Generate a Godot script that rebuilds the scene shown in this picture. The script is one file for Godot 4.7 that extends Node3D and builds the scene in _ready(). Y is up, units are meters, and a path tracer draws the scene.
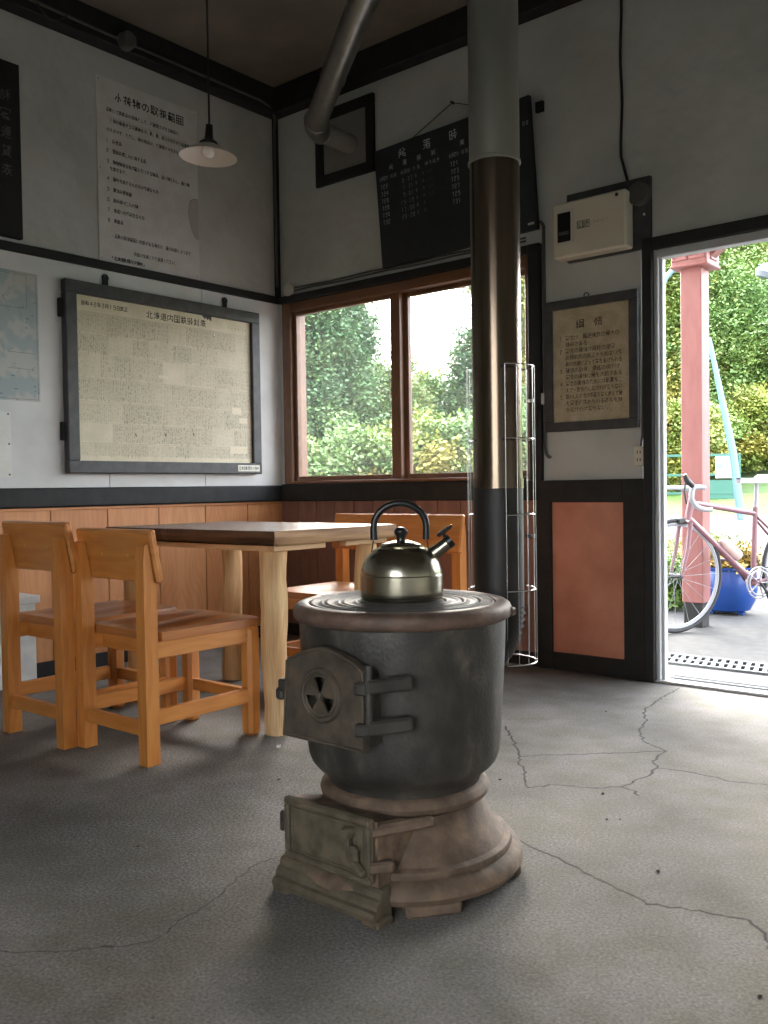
extends Node3D

# ---------------------------------------------------------------- state
var M := {}
var used := {}
var rng := RandomNumberGenerator.new()
var nz := FastNoiseLite.new()

func _ready() -> void:
	rng.seed = 7
	nz.seed = 11
	nz.noise_type = FastNoiseLite.TYPE_SIMPLEX_SMOOTH
	nz.fractal_type = FastNoiseLite.FRACTAL_NONE
	nz.frequency = 1.0
	setup_view()
	make_materials()
	build_shell()
	build_back_wall_fittings()
	build_left_wall_fittings()
	build_stove()
	build_flue()
	build_kettle()
	build_table()
	build_chairs()
	build_pendant()
	build_floor_litter()
	build_outside()

func setup_view() -> void:
	var cam := Camera3D.new()
	cam.name = "camera"
	var r := Vector3(0.76694799, -0.01485066, -0.6415374)
	var u := Vector3(-0.00547866, 0.99954421, -0.02968764)
	var f := Vector3(-0.64168588, -0.02628364, -0.76651706)
	cam.transform = Transform3D(Basis(r, u, -f).orthonormalized(), Vector3(4.05519, 0.88, 3.86901))
	cam.fov = 58.78
	cam.near = 0.05
	cam.far = 300.0
	cam.current = true
	add_child(cam)
	var env := Environment.new()
	var sky := Sky.new()
	var sm := ProceduralSkyMaterial.new()
	sm.sky_top_color = Color(0.87, 0.92, 0.98)
	sm.sky_horizon_color = Color(0.99, 0.985, 0.975)
	sm.sky_curve = 0.2
	sm.sun_angle_max = 60.0
	sm.sun_curve = 0.45
	sm.ground_bottom_color = Color(0.42, 0.45, 0.40)
	sm.ground_horizon_color = Color(0.55, 0.58, 0.55)
	sm.energy_multiplier = 1.0
	sky.sky_material = sm
	env.background_mode = Environment.BG_SKY
	env.sky = sky
	env.background_energy_multiplier = 1.0
	env.ambient_light_source = Environment.AMBIENT_SOURCE_SKY
	env.tonemap_mode = Environment.TONE_MAPPER_LINEAR
	env.tonemap_exposure = 14.5
	env.sdfgi_enabled = true
	env.ssao_enabled = true
	env.ssil_enabled = true
	# the sun is veiled: only the glow of the haze round it lights the place, low over the trees in the right pane of the window
	var sun := DirectionalLight3D.new()
	sun.name = "hazy_sun"
	sun.light_color = Color(1.0, 0.975, 0.935)
	sun.light_energy = 7.5
	sun.light_angular_distance = 4.0
	sun.sky_mode = DirectionalLight3D.SKY_MODE_SKY_ONLY
	sun.shadow_enabled = true
	add_child(sun)
	sun.look_at_from_position(Vector3.ZERO, Vector3(0.5623, -0.2450, 0.7898), Vector3.UP)
	var we := WorldEnvironment.new()
	we.name = "world_environment"
	we.environment = env
	add_child(we)

# ---------------------------------------------------------------- naming and committing
func numbered(called: String) -> String:
	if not used.has(called):
		used[called] = 0
		return called
	used[called] += 1
	return "%s_%03d" % [called, used[called]]

func tag(o: Node, label: String, category: String, group := "", kind := ""):
	o.set_meta("label", label)
	o.set_meta("category", category)
	if group != "": o.set_meta("group", group)
	if kind != "": o.set_meta("kind", kind)
	return o

func thing(called: String, label: String, category: String, at := Vector3.ZERO, turn := 0.0, group := "") -> Node3D:
	var o := Node3D.new()
	o.name = numbered(called)
	add_child(o)
	o.position = at
	o.rotation.y = turn
	tag(o, label, category, group)
	return o

func new_st() -> SurfaceTool:
	var st := SurfaceTool.new()
	st.begin(Mesh.PRIMITIVE_TRIANGLES)
	return st

func obj(called: String, st: SurfaceTool, mat: Material, parent: Node = null, label := "") -> MeshInstance3D:
	var mi := MeshInstance3D.new()
	mi.mesh = st.commit()
	mi.material_override = mat
	if parent == null:
		mi.name = numbered(called)
		add_child(mi)
	else:
		mi.name = called
		parent.add_child(mi, true)
	if label != "": mi.set_meta("label", label)
	return mi

func share(called: String, mesh: Mesh, mat: Material, parent: Node, xf: Transform3D) -> MeshInstance3D:
	var mi := MeshInstance3D.new()
	mi.mesh = mesh
	mi.material_override = mat
	mi.name = called
	mi.transform = xf
	parent.add_child(mi, true)
	return mi

func struct(called: String, st: SurfaceTool, mat: Material, label: String, category: String) -> MeshInstance3D:
	var o := obj(called, st, mat)
	tag(o, label, category, "", "structure")
	return o

func copy_of(src: Node3D, label: String, at: Vector3, turn: float) -> Node3D:
	var c: Node3D = src.duplicate()
	var base_name := String(src.name)
	c.name = numbered(base_name)
	add_child(c)
	c.position = at
	c.rotation.y = turn
	c.set_meta("label", label)
	return c

# ---------------------------------------------------------------- shapes
func tri(st: SurfaceTool, p: Array, n: Array, uv: Array) -> void:
	var o := [0, 1, 2]
	var g: Vector3 = (p[1] - p[0]).cross(p[2] - p[0])
	var m: Vector3 = n[0] + n[1] + n[2]
	if g.dot(m) > 0.0: o = [0, 2, 1]
	for i in o:
		st.set_normal(n[i])
		st.set_uv(uv[i])
		st.add_vertex(p[i])

func quad(st: SurfaceTool, a: Vector3, b: Vector3, c: Vector3, d: Vector3, n: Vector3, ua := Vector2(0, 1), ub := Vector2(1, 1), uc := Vector2(1, 0), ud := Vector2(0, 0)) -> void:
	tri(st, [a, b, c], [n, n, n], [ua, ub, uc])
	tri(st, [a, c, d], [n, n, n], [ua, uc, ud])

# chamfered box; u of the uv runs along the grain axis (0 x, 1 y, 2 z, -1 the longest), in metres
func bx(st: SurfaceTool, c: Vector3, size: Vector3, b := 0.003, basis := Basis.IDENTITY, grain := -1) -> void:
	var h := size * 0.5
	b = minf(b, minf(h.x, minf(h.y, h.z)) * 0.9)
	if grain < 0:
		grain = 0
		if size.y > size[grain]: grain = 1
		if size.z > size[grain]: grain = 2
	var off := Vector2(rng.randf() * 5.0, rng.randf() * 5.0)
	var V := func(x: int, y: int, z: int, k: int) -> Vector3:
		var q := Vector3(x * h.x, y * h.y, z * h.z)
		for i in 3:
			if i != k: q[i] -= signf(q[i]) * b
		return q
	var put := func(pts: Array, n: Vector3) -> void:
		var uv := []
		for q in pts:
			var a := (grain + 1) % 3
			var e := (grain + 2) % 3
			uv.append(off + Vector2(q[grain], q[a] * (1.0 if absf(n[a]) < 0.7 else 0.0) + q[e] * (1.0 if absf(n[e]) < 0.7 else 0.0)))
		var w := []
		for q in pts: w.append(c + basis * q)
		var nn := (basis * n).normalized()
		for i in range(1, pts.size() - 1):
			tri(st, [w[0], w[i], w[i + 1]], [nn, nn, nn], [uv[0], uv[i], uv[i + 1]])
	var sg := [-1, 1]
	for k in 3:
		for s in sg:
			var n := Vector3.ZERO
			n[k] = s
			var pts := []
			for t in [[-1, -1], [1, -1], [1, 1], [-1, 1]]:
				var co := [0, 0, 0]
				co[k] = s
				co[(k + 1) % 3] = t[0]
				co[(k + 2) % 3] = t[1]
				pts.append(V.call(co[0], co[1], co[2], k))
			put.call(pts, n)
	if b <= 0.0001: return
	for k in 3:   # edges along axis k
		var a := (k + 1) % 3
		var e := (k + 2) % 3
		for s in sg:
			for t in sg:
				var pts := []
				for w in [[-1, a], [1, a], [1, e], [-1, e]]:
					var co := [0, 0, 0]
					co[k] = w[0]
					co[a] = s
					co[e] = t
					pts.append(V.call(co[0], co[1], co[2], w[1]))
				var n := Vector3.ZERO
				n[a] = s
				n[e] = t
				put.call(pts, n.normalized())
	for x in sg:
		for y in sg:
			for z in sg:
				put.call([V.call(x, y, z, 0), V.call(x, y, z, 1), V.call(x, y, z, 2)], Vector3(x, y, z).normalized())

# box between two corners
func bb(st: SurfaceTool, lo: Vector3, hi: Vector3, b := 0.003, grain := -1) -> void:
	bx(st, (lo + hi) * 0.5, (hi - lo).abs(), b, Basis.IDENTITY, grain)

# bar of rectangular section between two points
func bar(st: SurfaceTool, a: Vector3, c: Vector3, w: float, h: float, b := 0.002) -> void:
	var y := (c - a)
	var L := y.length()
	y = y / L
	var ref := Vector3.UP if absf(y.y) < 0.9 else Vector3.RIGHT
	var x := ref.cross(y).normalized()
	var z := x.cross(y).normalized()
	bx(st, (a + c) * 0.5, Vector3(w, L, h), b, Basis(x, y, z), 1)

func ring_frame(d: Vector3) -> Array:
	var ref := Vector3.UP if absf(d.y) < 0.9 else Vector3.RIGHT
	var x := ref.cross(d).normalized()
	return [x, d.cross(x).normalized()]

# swept tube through points; r is a number or one radius for each point
func tube(st: SurfaceTool, pts: Array, r, seg := 10, caps := true, closed := false) -> void:
	var n := pts.size()
	var fx := Vector3.ZERO
	var rows := []
	var nrm := []
	var dist := 0.0
	var vs := []
	for i in n:
		var d: Vector3
		if closed: d = pts[(i + 1) % n] - pts[(i - 1 + n) % n]
		else: d = pts[mini(i + 1, n - 1)] - pts[maxi(i - 1, 0)]
		d = d.normalized()
		if i == 0: fx = ring_frame(d)[0]
		else:
			fx = (fx - d * fx.dot(d)).normalized()
			dist += (pts[i] - pts[i - 1]).length()
		vs.append(dist)
		var fy := d.cross(fx)
		var rr: float = r[i] if r is Array else r
		var row := []
		var nr := []
		for k in seg + 1:
			var a := TAU * k / seg
			var q := fx * cos(a) + fy * sin(a)
			nr.append(q)
			row.append(pts[i] + q * rr)
		rows.append(row)
		nrm.append(nr)
	var rad0: float = r[0] if r is Array else r
	var m := n if closed else n - 1
	for i in m:
		var j := (i + 1) % n
		for k in seg:
			var u0 := Vector2(vs[i], rad0 * TAU * k / seg)
			var u1 := Vector2(vs[i], rad0 * TAU * (k + 1) / seg)
			var v0 := Vector2(vs[j], rad0 * TAU * k / seg)
			var v1 := Vector2(vs[j], rad0 * TAU * (k + 1) / seg)
			tri(st, [rows[i][k], rows[i][k + 1], rows[j][k + 1]], [nrm[i][k], nrm[i][k + 1], nrm[j][k + 1]], [u0, u1, v1])
			tri(st, [rows[i][k], rows[j][k + 1], rows[j][k]], [nrm[i][k], nrm[j][k + 1], nrm[j][k]], [u0, v1, v0])
	if caps and not closed:
		for e in [0, n - 1]:
			var d: Vector3 = (pts[0] - pts[1]).normalized() if e == 0 else (pts[n - 1] - pts[n - 2]).normalized()
			for k in range(1, seg - 1):
				tri(st, [rows[e][0], rows[e][k], rows[e][k + 1]], [d, d, d], [Vector2.ZERO, Vector2(0.01, 0), Vector2(0.01, 0.01)])

# lathe round the y axis of xf; profile of (radius, height)
func lathe(st: SurfaceTool, xf: Transform3D, prof: Array, seg := 32, crease := 35.0) -> void:
	var n := prof.size()
	var segn := []
	for i in n - 1:
		var d: Vector2 = prof[i + 1] - prof[i]
		segn.append(Vector2(d.y, -d.x).normalized())
	var len := 0.0
	for i in n - 1:
		var a: Vector2 = prof[i]
		var b: Vector2 = prof[i + 1]
		if (b - a).length() < 0.00001: continue
		var na: Vector2 = segn[i]
		var nb: Vector2 = segn[i]
		if i > 0 and absf(segn[i].angle_to(segn[i - 1])) < deg_to_rad(crease): na = (segn[i] + segn[i - 1]).normalized()
		if i < n - 2 and absf(segn[i].angle_to(segn[i + 1])) < deg_to_rad(crease): nb = (segn[i] + segn[i + 1]).normalized()
		var l2 := len + (b - a).length()
		for k in seg:
			var t0 := TAU * k / seg
			var t1 := TAU * (k + 1) / seg
			var c0 := Vector3(cos(t0), 0, sin(t0))
			var c1 := Vector3(cos(t1), 0, sin(t1))
			var P := [c0 * a.x + Vector3.UP * a.y, c1 * a.x + Vector3.UP * a.y, c1 * b.x + Vector3.UP * b.y, c0 * b.x + Vector3.UP * b.y]
			var N := [c0 * na.x + Vector3.UP * na.y, c1 * na.x + Vector3.UP * na.y, c1 * nb.x + Vector3.UP * nb.y, c0 * nb.x + Vector3.UP * nb.y]
			var R := maxf(a.x, b.x)
			var U := [Vector2(t0 * R, len), Vector2(t1 * R, len), Vector2(t1 * R, l2), Vector2(t0 * R, l2)]
			for q in 4:
				P[q] = xf * P[q]
				N[q] = (xf.basis * N[q]).normalized()
			if b.x > 0.00001: tri(st, [P[0], P[2], P[3]], [N[0], N[2], N[3]], [U[0], U[2], U[3]])
			if a.x > 0.00001: tri(st, [P[0], P[1], P[2]], [N[0], N[1], N[2]], [U[0], U[1], U[2]])
		len = l2

# polygon in the xy plane of xf, extruded along its z from 0 to depth
func prism(st: SurfaceTool, xf: Transform3D, poly: Array, depth: float, swap := false) -> void:
	var pk := PackedVector2Array()
	for q in poly: pk.append(q)
	var idx := Geometry2D.triangulate_polygon(pk)
	var off := Vector2(rng.randf() * 4.0, rng.randf() * 4.0)
	for z in [0.0, depth]:
		var n := xf.basis.z.normalized() * (1.0 if z == depth else -1.0)
		if depth < 0.0: n = -n
		for i in range(0, idx.size(), 3):
			var P := []
			var U := []
			for k in 3:
				var q := pk[idx[i + k]]
				P.append(xf * Vector3(q.x, q.y, z))
				U.append(off + (Vector2(q.y, q.x) if swap else q))
			tri(st, P, [n, n, n], U)
	var cw := Geometry2D.is_polygon_clockwise(pk)
	for i in pk.size():
		var a := pk[i]
		var b := pk[(i + 1) % pk.size()]
		var d := (b - a).normalized()
		var n2 := Vector2(d.y, -d.x)
		if cw: n2 = -n2
		var n3 := (xf.basis * Vector3(n2.x, n2.y, 0)).normalized()
		var L := (b - a).length()
		quad(st, xf * Vector3(a.x, a.y, 0), xf * Vector3(b.x, b.y, 0), xf * Vector3(b.x, b.y, depth), xf * Vector3(a.x, a.y, depth), n3, off, off + Vector2(L, 0), off + Vector2(L, depth), off + Vector2(0, depth))

# thin sheet whose front carries a print: origin at its lower left corner, u to the right, v up, n out of the front
func sheet(st: SurfaceTool, o: Vector3, u: Vector3, v: Vector3, thick: float, nx := 1, ny := 1, bulge := 0.0, seed_ := 0.0) -> void:
	var n := u.cross(v).normalized()
	var P := func(i: int, j: int) -> Vector3:
		var a := float(i) / nx
		var b := float(j) / ny
		var w := bulge * (0.5 + 0.5 * nz.get_noise_2d(a * 2.0 + seed_, b * 2.0 + seed_ * 1.7))
		return o + u * a + v * b + n * (thick + w)
	for i in nx:
		for j in ny:
			var a: Vector3 = P.call(i, j)
			var b: Vector3 = P.call(i + 1, j)
			var c: Vector3 = P.call(i + 1, j + 1)
			var d: Vector3 = P.call(i, j + 1)
			var fn := (b - a).cross(d - a).normalized()
			quad(st, a, b, c, d, fn, Vector2(float(i) / nx, 1.0 - float(j) / ny), Vector2(float(i + 1) / nx, 1.0 - float(j) / ny), Vector2(float(i + 1) / nx, 1.0 - float(j + 1) / ny), Vector2(float(i) / nx, 1.0 - float(j + 1) / ny))
	var e := Vector2(0.004, 0.004)
	var z := n * thick
	quad(st, o, o + u, o + u + z, o + z, -v.normalized(), e, e, e, e)
	quad(st, o + v, o + u + v, o + u + v + z, o + v + z, v.normalized(), e, e, e, e)
	quad(st, o, o + v, o + v + z, o + z, -u.normalized(), e, e, e, e)
	quad(st, o + u, o + u + v, o + u + v + z, o + u + z, u.normalized(), e, e, e, e)
	quad(st, o, o + u, o + u + v, o + v, -n, e, e, e, e)

func circle_pts(c: Vector3, ax: Vector3, ay: Vector3, r: float, n: int, a0 := 0.0, a1 := TAU) -> Array:
	var out := []
	var full := absf(a1 - a0 - TAU) < 0.001
	var m := n if full else n - 1
	for i in n:
		var a := a0 + (a1 - a0) * i / m
		out.append(c + ax * cos(a) * r + ay * sin(a) * r)
	return out

func bez(a: Vector3, b: Vector3, c: Vector3, n: int) -> Array:
	var out := []
	for i in n + 1:
		var t := float(i) / n
		out.append(a.lerp(b, t).lerp(b.lerp(c, t), t))
	return out

# ---------------------------------------------------------------- writing: each character as pen strokes on a ten by ten grid
# "<ab" sets a beside b, "^ab" a over b, "/a" a on the walking radical, otherwise strokes of digit pairs
const G := {
	"小": "505948 3417 6487", "艹": "0595 3028 7068", "亻": "8014 5359", "可": "0191 717958 1343461613", "何": "<亻可", "荷": "^艹何",
	"牜": "3014 0383 5059 0796", "勿": "3015 22928857 5217 7239", "物": "<牜勿", "の": "524728052251839669",
	"耳": "0090 2028 7079 2373 2676 0897", "又": "11915609 135699", "取": "<耳又", "扌": "505938 0292 0694", "及": "2109 117154 945609 2599", "扱": "<扌及",
	"竹": "3004 1343 2327 7054 5393 7377", "車": "0090 5059 1282861612 1484 0898", "㔾": "11818515 11199997", "範": "^竹<車㔾", "囲": "0090990900 1373 1676 3238 6268",
	"北": "3039 0333 0837 60699997 6492", "氵": "3172 1463 1976", "毎": "3004 1191 2318878323 0595 5357", "海": "<氵毎", "首": "2032 7062 0292 2484892924 2686", "道": "/首",
	"内": "09029299 5055 5527 5588", "国": "0090990900 2272 2575 2878 5258 6677", "金": "5003 5093 2373 1585 5358 0898 2627 8677", "失": "2013 1282 0595 5055 5509 5599", "鉄": "<金失",
	"日": "1181891911 1585", "寺": "2171 5054 0494 0696 666959 3748", "時": "<日寺", "亥": "5051 0292 421454 5409 7439 5688", "刂": "2227 707948", "刻": "<亥刂",
	"表": "1191 2272 0494 5054 4508 3549 4967 5499 8567", "発": "2141 4104 1324 6093 7382 2474 0696 3509 65689997", "着": "2031 7061 0191 1383 0595 5055 4509 4585894945 4787",
	"糸": "4013 1343 7315 1575 4559 2719 6788", "岡": "09009099 2232 7262 1383 5358 25287875", "綱": "<糸岡", "令": "5004 5094 3353 157549 3758", "頁": "0090 5042 2282872722 2474 3709 6799", "領": "<令頁",
	"宀": "5051 08029298", "女": "404789 7309 0494", "安": "^宀女", "全": "5004 5094 3373 3676 1999 5359", "俞": "5003 5093 3363 1545491915 1747 7578 9599", "輸": "<車俞",
	"关": "2031 7061 1282 0595 5255 5508 5588", "送": "/关", "業": "4042 6062 1122 9182 0393 2474 0696 5359 5609 5699", "矛": "1171 7143 0393 4349 3409", "攵": "3004 2292 7209 2499", "務": "<矛攵",
	"最": "1080831310 0494 1419 4449 1646 55955669 5699", "大": "0393 5054 5409 5499", "吏": "0191 1383861613 5055 5509 3699", "使": "<亻吏", "命": "5004 5094 3464 1545481815 65959888",
	"石": "0090 4016 2484892924", "隹": "3006 2229 6051 2292 5258 2494 2696 2898", "確": "<石隹", "呆": "2171742421 0595 5459 5509 5599", "保": "<亻呆", "夫": "1282 0595 5055 5509 5599",
	"見": "2070762620 2272 2474 3609 66699997", "規": "<夫見", "禾": "8011 0393 5159 5307 5396", "呈": "2070732320 1585 5559 0999", "程": "<禾呈", "遵": "/首", "寸": "0393 706969 2546", "守": "^宀寸",
	"幸": "2171 5059 0393 2534 0595 0797", "丸": "0343 3009 13638999", "執": "<幸丸", "正": "1191 5159 5585 2529 0999", "口": "1282881812", "始": "<女口", "不": "0191 5105 5159 5597", "木": "0393 5059 5308 5397",
	"断": "<木丸", "修": "<亻攵", "東": "0191 5059 1383861613 1484 5609 5699", "練": "<糸東", "築": "^竹木", "言": "4050 0292 2474 2676 2989", "認": "<言失", "力": "13838869 4009", "励": "<石力",
	"彳": "8014 7337 5559", "行": "<彳可", "連": "/車", "各": "3005 217105 1599 2676792926", "絡": "<糸各", "徹": "<彳攵", "底": "5051 0191 0109 2424 3494 4459", "刀": "11818969 4109", "切": "<女刀",
	"職": "<耳丸", "貝": "2171772721 2373 2575 3709 6799", "責": "^全貝", "一": "0595", "致": "<呈攵", "十": "0494 5059", "協": "<十力", "疑": "<失首", "手": "8012 1383 0696 505939", "落": "^艹各",
	"考": "2272 5054 0494 8009 257549", "採": "<扌木", "方": "4051 0292 3209 34747859", "旅": "<方禾", "客": "^宀各", "運": "/車", "任": "<亻全", "賃": "^任貝", "昭": "<日口", "和": "<禾口", "年": "3004 2282 2575 0797 5259 2527",
	"月": "21818969 2109 2484 2686", "改": "<㔾攵", "列": "<亥刂", "番": "^禾日", "号": "2171732321 0595 247969", "当": "5054 2033 8063 1585891915 1787", "品": "3070733330 1545481815 5595985855", "危": "3005 3070 0595 26267679 2609",
	"険": "<扌全", "現": "<呈見", "重": "8011 0393 1484861614 5259 1787 0999", "量": "2070732320 0494 2575772725 5558 0999", "高": "5051 0191 3363653533 09069699 3666683836", "計": "<言十", "合": "5004 5094 3464 2676792926",
	"気": "3005 2292 1474 04748999 2667", "体": "<亻木", "完": "^宀夫", "造": "/呈", "場": "<寸勿", "制": "<禾刂", "限": "<日失", "係": "<亻糸", "員": "^口貝", "用": "09029299 0484 0686 5259", "駅": "<車丸", "細": "<糸日", "詳": "<言关",
	"は": "1119 3393 71785747", "で": "1292364869 7576 9596", "あ": "1272 4048 63391735759759", "る": "217116549679494768", "か": "13636847 4119 7294", "が": "13636847 4119 7294 8092", "ら": "4152 21264474857839",
	"ま": "1282 1585 505839284789", "り": "1116 717659", "に": "1119 4383 4789", "よ": "5393 505839284789", "っ": "2464867759", "て": "129244475989", "き": "1282 1484 3078 274879", "げ": "1119 3393 7159 8092",
	"れ": "2129 1753838899", "と": "3144 81341748", "も": "40475998 1363 1565", "た": "1262 4018 5383 586899", "め": "2135 6239171553849769", "を": "1282 50144467 84465899", "こ": "2172 172989", "え": "4151 136319 456899",
	"し": "2127496997", "な": "1252 4018 7293 6568493789", "け": "1119 3393 717759", "ば": "1119 3383 61675747 9092", "い": "11174856 7295", "わ": "2029 1753749769", "う": "3060 24647548", "お": "1262 4048371637 8293",
	"ち": "1272 411655758749", "く": "712579", "み": "2161180537 7158", "さ": "1272 4066 16284989", "す": "0292 505644354759", "ん": "511936557997", "せ": "0494 7176 31386989", "だ": "1262 4018 5383 586899 9092",
	"0": "2171782821", "1": "324149", "2": "217174242979", "3": "21717929 3474", "4": "6169 612686", "5": "712124747929", "6": "712129797424", "7": "217149", "8": "2171792921 2474", "9": "742421717929",
	"、": "1829", "。": "1729", ":": "4344 4748", "(": "7157 7759", "L": "212979", "A": "295179 3767", "P": "29217175 25", "C": "71212979", "O": "2171792921", "M": "1911557199", "T": "1181 5159", "「": "5171 5155", "」": "3858 5458", "・": "4556",
}
const SPARE := "業確輸領範物荷時鉄最命保練絡職責場限量係"

func parse_glyph(e: String, at: int, box: Rect2, out: Array) -> int:
	var c := e[at]
	if c == "<":
		at = parse_glyph(e, at + 1, Rect2(box.position, box.size * Vector2(0.42, 1)), out)
		return parse_glyph(e, at, Rect2(box.position + box.size * Vector2(0.48, 0), box.size * Vector2(0.52, 1)), out)
	if c == "^":
		at = parse_glyph(e, at + 1, Rect2(box.position, box.size * Vector2(1, 0.36)), out)
		return parse_glyph(e, at, Rect2(box.position + box.size * Vector2(0, 0.42), box.size * Vector2(1, 0.58)), out)
	if c == "/":
		for s in ["1122", "04242709", "275999"]: out.append(pen(s, box))
		return parse_glyph(e, at + 1, Rect2(box.position + box.size * Vector2(0.34, 0), box.size * Vector2(0.66, 0.78)), out)
	var d: String = G.get(c, "1181891911 1585")
	if d[0] in "<^/":
		parse_glyph(d, 0, box, out)
	else:
		for s in d.split(" "): out.append(pen(s, box))
	return at + 1

func pen(s: String, box: Rect2) -> PackedVector2Array:
	var p := PackedVector2Array()
	for i in range(0, s.length() - 1, 2):
		p.append(box.position + box.size * Vector2(int(s[i]) / 9.0, int(s[i + 1]) / 9.0))
	return p

func ink(img: Image, a: Vector2, b: Vector2, w: float, col: Color) -> void:
	var lo := Vector2(minf(a.x, b.x), minf(a.y, b.y)) - Vector2(w, w) * 1.2 - Vector2.ONE
	var hi := Vector2(maxf(a.x, b.x), maxf(a.y, b.y)) + Vector2(w, w) * 1.2 + Vector2.ONE
	var d := b - a
	var dd := maxf(d.length_squared(), 0.0001)
	for y in range(maxi(int(lo.y), 0), mini(int(hi.y) + 1, img.get_height())):
		for x in range(maxi(int(lo.x), 0), mini(int(hi.x) + 1, img.get_width())):
			var q := Vector2(x + 0.5, y + 0.5)
			var t := clampf((q - a).dot(d) / dd, 0.0, 1.0)
			var k := clampf(w * 0.5 + 0.5 - (q - a - d * t).length(), 0.0, 1.0)
			if k > 0.0: img.set_pixel(x, y, img.get_pixel(x, y).lerp(col, k * col.a))

func write_char(img: Image, ch: String, at: Vector2, size: Vector2, w: float, col: Color) -> void:
	if ch == " " or ch == "　": return
	var e := ch
	if not G.has(ch): e = SPARE[ch.unicode_at(0) % SPARE.length()]
	var strokes := []
	parse_glyph(e, 0, Rect2(at, size), strokes)
	for s in strokes:
		for i in range(s.size() - 1): ink(img, s[i], s[i + 1], w, col)

func write(img: Image, text: String, at: Vector2, size: Vector2, step: float, w: float, col: Color, vertical := false) -> void:
	for i in text.length():
		write_char(img, text[i], at + (Vector2(0, step * i) if vertical else Vector2(step * i, 0)), size, w, col)

func block(img: Image, r: Rect2, col: Color) -> void:
	for y in range(maxi(int(r.position.y), 0), mini(int(r.end.y), img.get_height())):
		for x in range(maxi(int(r.position.x), 0), mini(int(r.end.x), img.get_width())):
			img.set_pixel(x, y, img.get_pixel(x, y).lerp(Color(col, 1.0), col.a))

# ---------------------------------------------------------------- materials
func ramp_tex(size: int, freq: float, octaves: int, seed_: int, stops: Array, kind := FastNoiseLite.TYPE_SIMPLEX_SMOOTH) -> ImageTexture:
	var n := FastNoiseLite.new()
	n.seed = seed_
	n.noise_type = kind
	n.frequency = freq
	n.fractal_type = FastNoiseLite.FRACTAL_FBM
	n.fractal_octaves = octaves
	n.fractal_gain = 0.55
	var src := n.get_seamless_image(size, size)
	src.convert(Image.FORMAT_L8)
	var g := Gradient.new()
	g.offsets = PackedFloat32Array(stops.map(func(s): return s[0]))
	g.colors = PackedColorArray(stops.map(func(s): return s[1]))
	var lut := PackedByteArray()
	for i in 256:
		var c := g.sample(i / 255.0)
		lut.append(c.r8)
		lut.append(c.g8)
		lut.append(c.b8)
	var d := src.get_data()
	var out := PackedByteArray()
	out.resize(size * size * 3)
	for i in size * size:
		var k := d[i] * 3
		out[i * 3] = lut[k]
		out[i * 3 + 1] = lut[k + 1]
		out[i * 3 + 2] = lut[k + 2]
	return ImageTexture.create_from_image(Image.create_from_data(size, size, false, Image.FORMAT_RGB8, out))

func bump_tex(size: int, freq: float, octaves: int, seed_: int, strength: float) -> ImageTexture:
	var n := FastNoiseLite.new()
	n.seed = seed_
	n.frequency = freq
	n.fractal_type = FastNoiseLite.FRACTAL_FBM
	n.fractal_octaves = octaves
	var src := n.get_seamless_image(size, size)
	src.convert(Image.FORMAT_RGBA8)
	src.bump_map_to_normal_map(strength)
	return ImageTexture.create_from_image(src)

func plain(col: Color, rough := 0.6, metal := 0.0) -> StandardMaterial3D:
	var m := StandardMaterial3D.new()
	m.albedo_color = col
	m.roughness = rough
	m.metallic = metal
	return m

func tri_mat(tex: Texture2D, scale: Vector3, rough := 0.7, metal := 0.0, bump: Texture2D = null, depth := 1.0, world := true, tint := Color.WHITE) -> StandardMaterial3D:
	var m := StandardMaterial3D.new()
	m.albedo_texture = tex
	m.albedo_color = tint
	m.uv1_triplanar = true
	m.uv1_world_triplanar = world
	m.uv1_scale = scale
	m.roughness = rough
	m.metallic = metal
	if bump:
		m.normal_enabled = true
		m.normal_texture = bump
		m.normal_scale = depth
	return m

# wood with the grain along u; one tile is 1 m by 0.4 m
func wood_tex(seed_: int, light: Color, dark: Color, rings := 26.0, contrast := 1.0) -> ImageTexture:
	var w := 384
	var h := 192
	var img := Image.create(w, h, false, Image.FORMAT_RGB8)
	for y in h:
		var v := absf(2.0 * y / h - 1.0) * 0.2
		for x in w:
			var u := absf(2.0 * x / w - 1.0) * 0.5
			var warp := nz.get_noise_3d(u * 3.0, v * 9.0, seed_) * 0.045
			var band := 0.5 + 0.5 * sin((v + warp) * rings * TAU)
			var fine := nz.get_noise_3d(u * 9.0, v * 260.0, seed_ + 5.0)
			var big := nz.get_noise_3d(u * 2.2, v * 14.0, seed_ + 9.0)
			var k := clampf(0.45 + contrast * (0.26 * (band - 0.5) + 0.2 * fine + 0.28 * big), 0.0, 1.0)
			img.set_pixel(x, y, dark.lerp(light, k))
	return ImageTexture.create_from_image(img)

func wood_mat(seed_: int, light: Color, dark: Color, rough := 0.45, rings := 26.0, contrast := 1.0, clear := 0.0) -> StandardMaterial3D:
	var m := StandardMaterial3D.new()
	m.albedo_texture = wood_tex(seed_, light, dark, rings, contrast)
	m.uv1_scale = Vector3(1.0, 2.5, 1.0)
	m.roughness = rough
	if clear > 0.0:
		m.clearcoat_enabled = true
		m.clearcoat = clear
		m.clearcoat_roughness = 0.25
	return m

func print_mat(img: Image, rough := 0.75) -> StandardMaterial3D:
	var m := StandardMaterial3D.new()
	m.albedo_texture = ImageTexture.create_from_image(img)
	m.roughness = rough
	return m

func rgb(r: int, g: int, b: int) -> Color:
	return Color(r / 255.0, g / 255.0, b / 255.0)

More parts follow.
